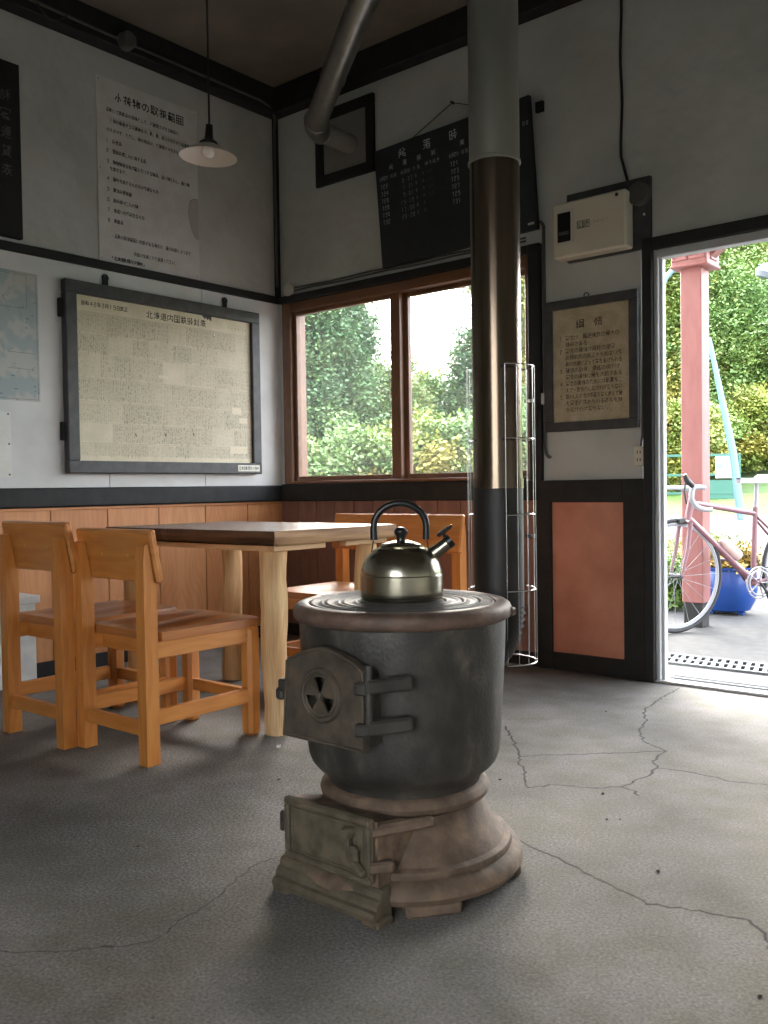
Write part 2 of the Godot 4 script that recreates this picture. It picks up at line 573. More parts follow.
func make_materials() -> void:
	var plaster_bump := bump_tex(256, 0.05, 4, 3, 3.0)
	M.bump_fine = bump_tex(256, 0.3, 3, 31, 2.0)
	M.wall = tri_mat(ramp_tex(512, 0.006, 5, 21, [[0.0, rgb(176, 178, 171)], [0.45, rgb(190, 192, 186)], [1.0, rgb(200, 202, 197)]]), Vector3.ONE * 0.45, 0.85, 0.0, plaster_bump, 0.25)
	M.panel = tri_mat(ramp_tex(512, 0.008, 5, 22, [[0.0, rgb(206, 207, 205)], [0.5, rgb(218, 219, 218)], [1.0, rgb(226, 227, 228)]]), Vector3.ONE * 0.6, 0.6)
	M.ceiling = tri_mat(ramp_tex(256, 0.02, 4, 23, [[0.0, rgb(112, 106, 96)], [1.0, rgb(132, 126, 115)]]), Vector3.ONE * 0.5, 0.9)
	M.black_wood = tri_mat(ramp_tex(256, 0.03, 4, 24, [[0.0, rgb(20, 21, 22)], [0.5, rgb(28, 29, 30)], [1.0, rgb(40, 40, 40)]]), Vector3(1.2, 1.2, 1.2), 0.7, 0.0, M.bump_fine, 0.1)
	M.plank = wood_mat(40, rgb(226, 168, 116), rgb(192, 128, 80), 0.5, 34.0, 0.7)
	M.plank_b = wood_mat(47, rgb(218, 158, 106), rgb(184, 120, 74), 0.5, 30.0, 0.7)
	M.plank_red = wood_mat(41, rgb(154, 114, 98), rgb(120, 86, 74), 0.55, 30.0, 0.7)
	M.pink_panel = tri_mat(ramp_tex(256, 0.012, 5, 25, [[0.0, rgb(186, 120, 96)], [0.5, rgb(200, 134, 109)], [1.0, rgb(212, 148, 122)]]), Vector3.ONE * 0.9, 0.6)
	M.window_wood = wood_mat(42, rgb(142, 96, 62), rgb(92, 60, 38), 0.4, 40.0, 0.9, 0.3)
	M.chair = wood_mat(43, rgb(222, 152, 78), rgb(186, 112, 46), 0.38, 22.0, 0.9, 0.35)
	M.chair_seat = wood_mat(44, rgb(206, 138, 76), rgb(160, 94, 46), 0.3, 14.0, 1.1, 0.5)
	M.table_top = wood_mat(45, rgb(128, 80, 52), rgb(74, 42, 26), 0.22, 12.0, 1.2, 0.7)
	M.table_edge = wood_mat(46, rgb(118, 84, 56), rgb(62, 42, 28), 0.6, 10.0, 1.3)
	M.table_end = wood_mat(50, rgb(196, 156, 112), rgb(120, 82, 50), 0.55, 10.0, 1.4)
	M.log = wood_mat(48, rgb(236, 204, 154), rgb(184, 136, 88), 0.55, 7.0, 1.3)
	M.batten = wood_mat(49, rgb(222, 184, 138), rgb(188, 146, 100), 0.55, 20.0, 0.8)
	M.white_paint = tri_mat(ramp_tex(128, 0.03, 4, 27, [[0.0, rgb(196, 196, 192)], [1.0, rgb(222, 222, 219)]]), Vector3.ONE * 2.0, 0.5)
	M.alu = plain(rgb(186, 187, 188), 0.5, 0.1)
	M.steel = plain(rgb(150, 148, 144), 0.3, 0.95)
	M.chrome = plain(rgb(205, 205, 205), 0.18, 1.0)
	M.black_plastic = plain(rgb(22, 22, 23), 0.28)
	M.black_board = tri_mat(ramp_tex(128, 0.04, 4, 28, [[0.0, rgb(22, 25, 27)], [1.0, rgb(36, 40, 42)]]), Vector3.ONE * 1.5, 0.6)
	M.conduit = plain(rgb(84, 84, 80), 0.6)
	M.dark_cable = plain(rgb(44, 43, 41), 0.6)
	M.porcelain = plain(rgb(212, 208, 198), 0.3)
	M.ivory = plain(rgb(214, 208, 190), 0.45)
	M.grey_frame = tri_mat(ramp_tex(128, 0.04, 4, 29, [[0.0, rgb(58, 58, 60)], [1.0, rgb(82, 82, 84)]]), Vector3.ONE * 2.0, 0.55)
	# iron of the stove: dark casting with rust and ash dust
	M.iron = tri_mat(ramp_tex(512, 0.012, 6, 51, [[0.0, rgb(40, 36, 32)], [0.42, rgb(53, 50, 46)], [0.62, rgb(64, 61, 56)], [0.8, rgb(82, 76, 69)], [1.0, rgb(114, 103, 91)]]), Vector3(2.2, 1.1, 2.2), 0.5, 0.1, M.bump_fine, 0.22, false)
	M.iron_rim = tri_mat(ramp_tex(256, 0.02, 6, 52, [[0.0, rgb(58, 46, 40)], [0.45, rgb(92, 74, 64)], [0.7, rgb(110, 88, 76)], [1.0, rgb(134, 110, 94)]]), Vector3.ONE * 2.5, 0.6, 0.2, M.bump_fine, 0.22, false)
	M.iron_top = tri_mat(ramp_tex(256, 0.02, 6, 53, [[0.0, rgb(58, 56, 54)], [0.5, rgb(78, 75, 72)], [1.0, rgb(104, 98, 92)]]), Vector3.ONE * 3.0, 0.62, 0.1, M.bump_fine, 0.22, false)
	M.iron_base = tri_mat(ramp_tex(512, 0.012, 6, 54, [[0.0, rgb(64, 50, 40)], [0.35, rgb(92, 75, 61)], [0.55, rgb(114, 94, 77)], [0.75, rgb(128, 103, 82)], [1.0, rgb(160, 140, 118)]]), Vector3(2.0, 1.6, 2.0), 0.75, 0.05, M.bump_fine, 0.22, false)
	M.iron_door = tri_mat(ramp_tex(256, 0.02, 6, 55, [[0.0, rgb(54, 43, 34)], [0.4, rgb(76, 68, 57)], [0.7, rgb(90, 80, 67)], [1.0, rgb(116, 86, 62)]]), Vector3.ONE * 2.5, 0.6, 0.2, M.bump_fine, 0.22, false)
	M.iron_ash = tri_mat(ramp_tex(256, 0.02, 6, 56, [[0.0, rgb(58, 49, 38)], [0.45, rgb(88, 79, 63)], [0.75, rgb(104, 93, 75)], [1.0, rgb(114, 88, 65)]]), Vector3.ONE * 2.5, 0.7, 0.1, M.bump_fine, 0.22, false)
	M.flue_upper = tri_mat(ramp_tex(256, 0.02, 5, 57, [[0.0, rgb(112, 110, 102)], [1.0, rgb(134, 131, 122)]]), Vector3(2.0, 0.4, 2.0), 0.45, 0.25)
	M.flue_mid = tri_mat(ramp_tex(256, 0.02, 5, 58, [[0.0, rgb(98, 84, 70)], [0.6, rgb(112, 99, 86)], [1.0, rgb(124, 112, 98)]]), Vector3(2.4, 0.3, 2.4), 0.2, 0.97)
	M.flue_black = plain(rgb(38, 36, 35), 0.5, 0.2)
	M.flue_thin = tri_mat(ramp_tex(256, 0.03, 5, 59, [[0.0, rgb(128, 126, 120)], [1.0, rgb(158, 156, 150)]]), Vector3.ONE * 1.5, 0.3, 0.9)
	M.kettle = tri_mat(ramp_tex(256, 0.03, 4, 60, [[0.0, rgb(168, 162, 144)], [1.0, rgb(186, 180, 162)]]), Vector3(0.6, 8.0, 0.6), 0.24, 1.0, null, 1.0, false)
	var glass := StandardMaterial3D.new()
	glass.albedo_color = Color(0.95, 0.98, 0.98, 0.07)
	glass.transparency = BaseMaterial3D.TRANSPARENCY_ALPHA
	glass.roughness = 0.02
	glass.metallic_specular = 0.5
	M.glass = glass
	var shade := plain(rgb(226, 220, 208), 0.35)
	shade.backlight_enabled = true
	shade.backlight = Color(0.5, 0.48, 0.44)
	M.shade = shade
	M.bulb = plain(rgb(240, 238, 232), 0.2)
	# outdoors
	M.asphalt = tri_mat(ramp_tex(512, 0.03, 6, 70, [[0.0, rgb(52, 49, 47)], [0.5, rgb(63, 60, 58)], [1.0, rgb(76, 72, 69)]]), Vector3.ONE * 0.7, 0.9)
	M.apron = tri_mat(ramp_tex(256, 0.03, 5, 71, [[0.0, rgb(86, 84, 82)], [1.0, rgb(102, 99, 97)]]), Vector3.ONE * 0.9, 0.85)
	M.road = plain(rgb(104, 106, 108), 0.9)
	M.grass = tri_mat(ramp_tex(256, 0.05, 5, 72, [[0.0, rgb(64, 92, 32)], [0.5, rgb(86, 114, 44)], [1.0, rgb(114, 134, 64)]]), Vector3.ONE * 0.5, 0.9)
	M.hill = tri_mat(ramp_tex(256, 0.05, 5, 73, [[0.0, rgb(52, 72, 32)], [1.0, rgb(86, 104, 52)]]), Vector3.ONE * 0.2, 0.95)
	M.pink_post = tri_mat(ramp_tex(256, 0.02, 4, 74, [[0.0, rgb(132, 78, 75)], [1.0, rgb(144, 90, 87)]]), Vector3(3, 0.8, 3), 0.55)
	M.plinth = plain(rgb(36, 35, 34), 0.8)
	M.pot = plain(rgb(26, 62, 128), 0.25)
	M.soil = plain(rgb(70, 52, 40), 0.95)
	M.galv = plain(rgb(120, 124, 126), 0.5, 0.4)
	M.plate_grey = plain(rgb(142, 140, 134), 0.6)
	M.tyre = plain(rgb(34, 34, 37), 0.7)
	M.bike_pink = plain(rgb(116, 80, 88), 0.3)
	M.bike_white = plain(rgb(140, 140, 146), 0.35)
	M.bike_dark = plain(rgb(30, 29, 31), 0.5)
	M.bottle = plain(rgb(184, 156, 152), 0.3)
	M.teal = plain(rgb(34, 82, 70), 0.5)
	M.pole_blue = plain(rgb(84, 110, 122), 0.5)
	M.lamp_grey = plain(rgb(96, 100, 106), 0.4, 0.2)
	M.bark = tri_mat(ramp_tex(128, 0.05, 5, 75, [[0.0, rgb(66, 52, 42)], [1.0, rgb(108, 90, 74)]]), Vector3(2, 0.5, 2), 0.95)
	var leaf := StandardMaterial3D.new()
	leaf.vertex_color_use_as_albedo = true
	leaf.roughness = 0.6
	leaf.backlight_enabled = true
	leaf.backlight = Color(0.32, 0.36, 0.18)
	leaf.cull_mode = BaseMaterial3D.CULL_DISABLED
	M.leaf = leaf

# ---------------------------------------------------------------- the room
const CRACKS := [
	[2.26,1.05, 2.37,1.18, 2.50,1.34, 2.53,1.40, 2.60,1.47, 2.64,1.54, 2.68,1.59, 2.73,1.52, 2.83,1.48, 2.89,1.42, 2.91,1.29, 2.90,1.19, 2.86,1.13, 2.85,1.00, 2.74,0.93, 2.68,0.82, 2.64,0.69, 2.56,0.51, 2.53,0.24, 2.52,0.07],
	[2.50,1.34, 2.54,1.29, 2.63,1.21, 2.74,1.11, 2.85,1.00],
	[2.90,1.19, 2.97,1.17, 3.06,1.17, 3.13,1.18, 3.22,1.15, 3.31,1.14, 3.6,1.1],
	[2.89,1.42, 2.94,1.43, 2.96,1.46],
	[2.83,1.92, 2.90,1.96, 2.98,1.98, 3.04,2.00, 3.12,2.03, 3.16,2.04, 3.22,2.06, 3.26,2.08, 3.32,2.05, 3.38,2.04, 3.45,2.02, 3.47,2.04, 3.50,2.08, 3.54,2.15, 3.7,2.3],
	[2.21,0.96, 2.35,0.85],
	[2.20,3.2, 2.38,3.02, 2.46,2.96, 2.54,2.87, 2.57,2.82, 2.55,2.75, 2.54,2.69, 2.52,2.61, 2.46,2.47, 2.46,2.40],
]
const FLO := Vector2(-0.14, -0.14)
const FSZ := Vector2(5.88, 5.68)

func floor_px(x: float, z: float, s: int) -> Vector2:
	return Vector2((z - FLO.y) / FSZ.y * s, (1.0 - (x - FLO.x) / FSZ.x) * s)

func noise_bytes(s: int, freq: float, oct: int, seed_: int) -> PackedByteArray:
	var n := FastNoiseLite.new()
	n.seed = seed_
	n.frequency = freq
	n.fractal_type = FastNoiseLite.FRACTAL_FBM
	n.fractal_octaves = oct
	var im := n.get_image(s, s)
	im.convert(Image.FORMAT_L8)
	return im.get_data()

func floor_image() -> Image:
	var s := 2048
	var big := noise_bytes(s, 0.0022, 5, 81)
	var mid := noise_bytes(s, 0.016, 4, 82)
	var fine := noise_bytes(s, 0.34, 2, 83)
	var out := PackedByteArray()
	out.resize(s * s * 3)
	var r2 := RandomNumberGenerator.new()
	r2.seed = 5
	var sandy := floor_px(1.95, 2.15, s)
	for y in s:
		for x in s:
			var i := y * s + x
			var near := clampf(1.35 - Vector2((x - sandy.x) / 227.0, (y - sandy.y) / 347.0).length() + (mid[i] - 128) * 0.004, 0.0, 1.0)
			var k: float = 110.0 + (big[i] - 128) * 0.20 + (mid[i] - 128) * 0.09 + (fine[i] - 128) * (0.2 + 0.2 * near) + (r2.randi() % 15 - 7)
			k -= 8.0 * near
			var j := i * 3
			out[j] = clampi(int(k * 1.0), 0, 255)
			out[j + 1] = clampi(int(k * 0.957), 0, 255)
			out[j + 2] = clampi(int(k * (0.893 + 0.0004 * (mid[i] - 128))), 0, 255)
	var img := Image.create_from_data(s, s, false, Image.FORMAT_RGB8, out)
	var ci := 0
	for c in CRACKS:
		var faint: bool = ci == 5 or ci == 6
		ci += 1
		var prev := Vector2.ZERO
		for i in range(0, c.size(), 2):
			var q := floor_px(c[i], c[i + 1], s)
			if i > 0:
				var n := maxi(2, int((q - prev).length() / 6.0))
				var a := prev
				for t in n:
					var b := prev.lerp(q, float(t + 1) / n)
					if t < n - 1: b += Vector2(r2.randf_range(-2.2, 2.2), r2.randf_range(-2.2, 2.2))
					ink(img, a, b, r2.randf_range(1.0, 2.3) * (0.6 if faint else 1.0), Color(0.09, 0.08, 0.065, 0.55 if faint else 0.95))
					if r2.randf() < 0.05: ink(img, a, b, 3.4, Color(0.2, 0.18, 0.155, 0.6))
					a = b
			prev = q
	# spots of dirt
	for k in 260:
		var q := Vector2(r2.randf() * s, r2.randf() * s)
		ink(img, q, q + Vector2(r2.randf_range(-2, 2), r2.randf_range(-2, 2)), r2.randf_range(0.8, 2.4), Color(0.2, 0.18, 0.15, r2.randf_range(0.2, 0.55)))
	return img

func planks(parent: Node, along: Vector3, from: float, to: float, pitch: float, y0: float, y1: float, inward: Vector3, mats: Array, called := "wainscot_plank") -> void:
	var st := new_st()
	bx(st, Vector3.ZERO, (along.abs() * (pitch - 0.004)) + Vector3.UP * (y1 - y0) + inward.abs() * 0.012, 0.0025, Basis.IDENTITY, 1)
	var mesh := st.commit()
	var st2 := new_st()
	bx(st2, Vector3.ZERO, (along.abs() * (pitch - 0.004)) + Vector3.UP * (y1 - y0) + inward.abs() * 0.012, 0.0025, Basis.IDENTITY, 1)
	var mesh2 := st2.commit()
	var n := int(round((to - from) / pitch))
	for i in n:
		var c := along * (from + pitch * (i + 0.5)) + Vector3.UP * (y0 + y1) * 0.5 + inward * 0.006
		share(called, mesh if i % 2 == 0 else mesh2, mats[(i * 7 + i / 3) % mats.size()], parent, Transform3D(Basis.IDENTITY, c))

func build_shell() -> void:
	var st := new_st()
	sheet(st, Vector3(FLO.x, -0.12, FLO.y), Vector3(0, 0, FSZ.y), Vector3(FSZ.x, 0, 0), 0.12)
	var fm := print_mat(floor_image(), 0.88)
	struct("floor", st, fm, "bare grey concrete floor with cracks and sandy patches", "floor")
	st = new_st()
	bb(st, Vector3(-0.14, 3.26, -0.14), Vector3(5.74, 3.36, 5.54), 0.0)
	struct("ceiling", st, M.ceiling, "plain dim brownish ceiling board above dark beams", "ceiling")

	# left wall: plaster above the rail, white panels below, planks under the black dado
	st = new_st()
	bb(st, Vector3(-0.14, 0, -0.14), Vector3(0, 3.26, 5.54), 0.0)
	var wl := struct("wall_left", st, M.wall, "off white wall with plank wainscot, posters and framed timetable", "wall")
	st = new_st()
	bx(st, Vector3.ZERO, Vector3(0.006, 1.11, 0.614), 0.0015)
	var pm := st.commit()
	for i in 9:
		share("wall_panel", pm, M.panel, wl, Transform3D(Basis.IDENTITY, Vector3(0.003, 1.46, -0.028 + 0.618 * (i + 0.5))))
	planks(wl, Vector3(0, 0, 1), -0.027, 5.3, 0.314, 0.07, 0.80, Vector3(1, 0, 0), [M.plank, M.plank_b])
	st = new_st()
	bb(st, Vector3(0, 2.005, 0), Vector3(0.022, 2.048, 5.4), 0.003)
	struct("trim_1", st, M.black_wood, "thin black picture rail between plaster and white panels", "rail")
	st = new_st()
	bb(st, Vector3(0, 0.81, 0), Vector3(0.034, 0.905, 5.4), 0.008)
	struct("trim_2", st, M.black_wood, "wide black dado rail above light wood planks", "rail")
	st = new_st()
	bb(st, Vector3(0, 0.795, 0), Vector3(0.02, 0.81, 5.4), 0.003)
	struct("trim_3", st, M.plank, "slim light wood moulding under black dado rail", "moulding")
	st = new_st()
	bb(st, Vector3(0, 0, 0), Vector3(0.02, 0.07, 5.4), 0.003)
	struct("baseboard_left", st, M.black_wood, "black skirting under the light wood planks", "skirting")
	st = new_st()
	bb(st, Vector3(0, 2.04, 0), Vector3(0.03, 3.12, 0.03), 0.004)
	struct("trim_4", st, M.black_wood, "slim black upright strip in the corner of the room", "trim")
	st = new_st()
	bb(st, Vector3(0, 3.11, 0), Vector3(0.09, 3.262, 5.4), 0.006)
	struct("trim_5", st, M.black_wood, "black ceiling beam above the poster wall", "beam")
	st = new_st()
	bb(st, Vector3(0.09, 3.11, 0), Vector3(5.6, 3.262, 0.09), 0.006)
	struct("trim_6", st, M.black_wood, "black ceiling beam above the window wall", "beam")

	# back wall with window and entrance
	st = new_st()
	for r in [[-0.14, 0.06, 0.0, 3.26], [0.06, 1.80, 0.0, 0.91], [0.06, 1.80, 2.02, 3.26], [1.80, 2.33, 0.0, 3.26], [2.33, 4.25, 1.93, 3.26], [4.25, 5.74, 0.0, 3.26]]:
		bb(st, Vector3(r[0], r[2], -0.14), Vector3(r[1], r[3], 0.0), 0.0)
	var wb := struct("wall_back", st, M.wall, "grey plaster wall holding the window and the open entrance", "wall")
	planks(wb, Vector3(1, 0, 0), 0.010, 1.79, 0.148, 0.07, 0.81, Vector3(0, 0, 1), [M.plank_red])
	var p := new_st()
	bb(p, Vector3(1.876, 0.081, 0.0), Vector3(2.25, 0.802, 0.012), 0.002)
	obj("dado_panel", p, M.pink_panel, wb, "salmon pink painted board in a black frame")
	p = new_st()
	bb(p, Vector3(1.80, 0.0, 0.0), Vector3(1.878, 0.905, 0.03), 0.003)
	obj("panel_stile", p, M.black_wood, wb)
	p = new_st()
	bb(p, Vector3(2.248, 0.0, 0.0), Vector3(2.36, 0.905, 0.03), 0.003)
	obj("panel_stile", p, M.black_wood, wb)
	p = new_st()
	bb(p, Vector3(1.878, 0.80, 0.0), Vector3(2.248, 0.905, 0.03), 0.003)
	obj("panel_rail", p, M.black_wood, wb)
	p = new_st()
	bb(p, Vector3(1.878, 0.0, 0.0), Vector3(2.248, 0.083, 0.03), 0.003)
	obj("panel_rail", p, M.black_wood, wb)
	st = new_st()
	bb(st, Vector3(0.034, 0.81, 0), Vector3(1.80, 0.912, 0.034), 0.006)
	struct("trim_7", st, M.black_wood, "wide black sill board under the window", "rail")
	st = new_st()
	bb(st, Vector3(0.03, 2.0, 0), Vector3(1.765, 2.042, 0.03), 0.004)
	struct("trim_8", st, M.black_wood, "black head board along the top of the window", "trim")
	st = new_st()
	bb(st, Vector3(1.765, 0.905, 0), Vector3(1.83, 2.042, 0.032), 0.004)
	struct("trim_9", st, M.black_wood, "black upright post between window and framed charter", "post")
	st = new_st()
	bb(st, Vector3(2.35, 0.0, -0.03), Vector3(2.396, 1.96, 0.04), 0.004)
	struct("trim_10", st, M.black_wood, "black upright post beside the open entrance", "post")
	st = new_st()
	bb(st, Vector3(2.396, 1.905, 0), Vector3(4.30, 1.96, 0.035), 0.004)
	struct("trim_11", st, M.black_wood, "black lintel board above the entrance", "lintel")
	st = new_st()
	bb(st, Vector3(0.02, 0, 0), Vector3(1.80, 0.07, 0.02), 0.003)
	struct("baseboard_back", st, M.black_wood, "black skirting under the reddish planks", "skirting")

	# the sliding window
	var w := thing("window_1", "wooden two pane sliding window onto green trees", "window")
	w.set_meta("kind", "structure")
	var q := new_st()
	bb(q, Vector3(0.04, 0.912, -0.12), Vector3(0.112, 2.0, 0.012), 0.004)
	obj("window_jamb", q, M.window_wood, w)
	q = new_st()
	bb(q, Vector3(1.735, 0.912, -0.12), Vector3(1.80, 2.0, 0.008), 0.004)
	obj("window_jamb", q, M.window_wood, w)
	q = new_st()
	bb(q, Vector3(0.112, 1.945, -0.12), Vector3(1.735, 2.0, 0.008), 0.004)
	obj("window_head", q, M.window_wood, w)
	q = new_st()
	bb(q, Vector3(0.112, 0.912, -0.12), Vector3(1.735, 0.93, 0.03), 0.004)
	obj("window_sill", q, M.window_wood, w)
	for s in [[0.112, 0.935, 0.14, 0.868, -0.045, -0.012], [0.875, 1.735, 0.962, 1.70, -0.085, -0.052]]:
		q = new_st()
		bb(q, Vector3(s[0], 0.93, s[4]), Vector3(s[2], 1.945, s[5]), 0.003)
		bb(q, Vector3(s[3], 0.93, s[4]), Vector3(s[1], 1.945, s[5]), 0.003)
		bb(q, Vector3(s[2], 0.93, s[4]), Vector3(s[3], 0.957, s[5]), 0.003)
		bb(q, Vector3(s[2], 1.922, s[4]), Vector3(s[3], 1.945, s[5]), 0.003)
		var sash := obj("sash", q, M.window_wood, w)
		q = new_st()
		bb(q, Vector3(s[2] - 0.004, 0.953, s[4] + 0.014), Vector3(s[3] + 0.004, 1.926, s[4] + 0.018), 0.0)
		obj("pane", q, M.glass, sash)

	# the entrance: aluminium frame, leaf slid to the far side
	var d := thing("door_1", "open aluminium sliding entrance onto forecourt with bicycle", "door")
	d.set_meta("kind", "structure")
	q = new_st()
	bb(q, Vector3(2.396, 0.0, -0.03), Vector3(2.416, 1.905, 0.022), 0.003)
	bb(q, Vector3(2.416, 0.0, -0.03), Vector3(2.43, 1.87, 0.004), 0.002)
	obj("door_jamb", q, M.alu, d)
	q = new_st()
	bb(q, Vector3(4.21, 0.0, -0.12), Vector3(4.25, 1.905, 0.02), 0.003)
	obj("door_jamb", q, M.alu, d)
	q = new_st()
	bb(q, Vector3(2.416, 1.868, -0.03), Vector3(4.21, 1.905, 0.022), 0.003)
	obj("door_head", q, M.alu, d)
	q = new_st()
	bb(q, Vector3(2.396, 0.0, -0.12), Vector3(4.21, 0.012, 0.03), 0.002)
	bb(q, Vector3(2.432, 0.012, -0.05), Vector3(4.21, 0.02, -0.042), 0.001)
	bb(q, Vector3(2.432, 0.012, -0.1), Vector3(4.21, 0.02, -0.092), 0.001)
	obj("door_track", q, M.alu, d)
	glazed_leaf(d, 3.62, 4.21, -0.062, -0.032, 1.868)
	glazed_leaf(d, 3.60, 4.19, -0.112, -0.082, 1.868)

	# walls out of view: right, and the platform side with glazed doors
	st = new_st()
	bb(st, Vector3(5.6, 0, -0.14), Vector3(5.74, 3.26, 5.54), 0.0)
	struct("wall_right", st, M.wall, "plain plaster wall opposite the poster wall", "wall")
	st = new_st()
	for r in [[-0.14, 3.3, 0.0, 3.26], [3.3, 5.2, 2.1, 3.26], [5.2, 5.74, 0.0, 3.26]]:
		bb(st, Vector3(r[0], r[2], 5.4), Vector3(r[1], r[3], 5.54), 0.0)
	struct("wall_front", st, M.wall, "plaster wall with glazed doors to the platform", "wall")
	var e := thing("door_2", "closed glazed aluminium doors to the platform", "door")
	e.set_meta("kind", "structure")
	q = new_st()
	bb(q, Vector3(3.3, 0.0, 5.39), Vector3(3.34, 2.1, 5.53), 0.003)
	bb(q, Vector3(5.16, 0.0, 5.39), Vector3(5.2, 2.1, 5.53), 0.003)
	bb(q, Vector3(3.34, 2.06, 5.39), Vector3(5.16, 2.1, 5.53), 0.003)
	obj("door_frame", q, M.alu, e)
	glazed_leaf(e, 3.34, 4.27, 5.42, 5.45, 2.06, 0.35)
	glazed_leaf(e, 4.23, 5.16, 5.46, 5.49, 2.06, 0.35)

func glazed_leaf(d: Node3D, x0: float, x1: float, z0: float, z1: float, top: float, mid := 0.72) -> void:
	var q := new_st()
	bb(q, Vector3(x0, 0.022, z0), Vector3(x0 + 0.05, top, z1), 0.003)
	bb(q, Vector3(x1 - 0.05, 0.022, z0), Vector3(x1, top, z1), 0.003)
	bb(q, Vector3(x0 + 0.05, top - 0.06, z0), Vector3(x1 - 0.05, top, z1), 0.003)
	bb(q, Vector3(x0 + 0.05, 0.022, z0), Vector3(x1 - 0.05, 0.12, z1), 0.003)
	bb(q, Vector3(x0 + 0.05, mid, z0), Vector3(x1 - 0.05, mid + 0.06, z1), 0.003)
	var leaf := obj("door_leaf", q, M.alu, d)
	q = new_st()
	var zc := (z0 + z1) * 0.5
	bb(q, Vector3(x0 + 0.046, mid + 0.056, zc - 0.002), Vector3(x1 - 0.046, top - 0.056, zc + 0.002), 0.0)
	obj("pane", q, M.glass, leaf)
	q = new_st()
	bb(q, Vector3(x0 + 0.046, 0.116, zc - 0.004), Vector3(x1 - 0.046, mid + 0.004, zc + 0.004), 0.0)
	obj("kick_panel", q, M.alu, leaf)

# ---------------------------------------------------------------- things on the walls
const INK := Color(0.13, 0.13, 0.13)

func paper(w: int, h: int, col: Color, amount := 0.03, seed_ := 0.0) -> Image:
	var img := Image.create(w, h, false, Image.FORMAT_RGB8)
	for y in h:
		for x in w:
			var k := 1.0 + amount * (nz.get_noise_3d(x * 0.012, y * 0.012, seed_) + 0.5 * nz.get_noise_3d(x * 0.06, y * 0.06, seed_ + 3.0))
			img.set_pixel(x, y, Color(col.r * k, col.g * k, col.b * k * (0.5 + 0.5 * k)))
	return img

func notice_image() -> Image:
	var w := 560
	var h := 830
	var img := paper(w, h, rgb(210, 210, 205), 0.03, 1.0)
	write(img, "小荷物の取扱範囲", Vector2(95, 50), Vector2(38, 38), 49.0, 4.6, INK)
	var L := [
		[0.09, 0.155, "当駅にて配達品の荷物として、お引受けできる物品は、"], [0.12, 0.21, "1個の重量が30キロまで、縦、横、高さの合計が2メートル"], [0.09, 0.265, "のものです。ただし、次の物品は、お引受けできません。"],
		[0.08, 0.325, "1 危険品"], [0.08, 0.378, "2 現金及びこれに類する品"], [0.08, 0.437, "3 動物鳥類獣類が飼えたりする物品、当にふさわし、重い物"], [0.11, 0.475, "を除きます。"],
		[0.08, 0.53, "4 臭気を発するもの又は不潔なもの"], [0.08, 0.588, "5 死体及び遺骨"], [0.08, 0.645, "6 銃砲類でこわれ物"], [0.08, 0.70, "7 荷造りの不完全なもの"], [0.08, 0.757, "8 貴重品"],
		[0.11, 0.84, "・当駅の取扱範囲に制限がある場合は、その制限によります"], [0.32, 0.915, "詳細は係員におたずねください。"]]
	for l in L:
		var bold: bool = l[2][0] in "0123456789"
		write(img, l[2], Vector2(l[0] * w, l[1] * h), Vector2(14, 17), 16.6, 2.1 if bold else 1.8, Color(INK, 0.95))
	write(img, "「北海道駅構内で使用」", Vector2(0.1 * w, 0.963 * h), Vector2(15, 17), 17.0, 2.6, INK)
	ink(img, Vector2(58, 168), Vector2(500, 168), 1.0, Color(INK, 0.5))
	# torn flap at the right edge
	var tear := [Vector2(555, 430), Vector2(535, 432), Vector2(512, 445), Vector2(503, 470), Vector2(500, 505), Vector2(506, 545), Vector2(520, 590), Vector2(534, 615), Vector2(556, 628)]
	for y in range(430, 628):
		for i in tear.size() - 1:
			if y >= tear[i].y and y < tear[i + 1].y and i > 0:
				var x0 := lerpf(tear[i].x, tear[i + 1].x, (y - tear[i].y) / (tear[i + 1].y - tear[i].y))
				block(img, Rect2(x0, y, 560 - x0, 1), Color(rgb(176, 174, 164), 0.85))
	for i in tear.size() - 1: ink(img, tear[i], tear[i + 1], 1.6, Color(0.2, 0.19, 0.17, 0.8))
	for q in [Vector2(12, 14), Vector2(546, 16), Vector2(12, 410), Vector2(10, 815), Vector2(548, 812)]: ink(img, q, q, 5.0, Color(0.2, 0.2, 0.2))
	return img

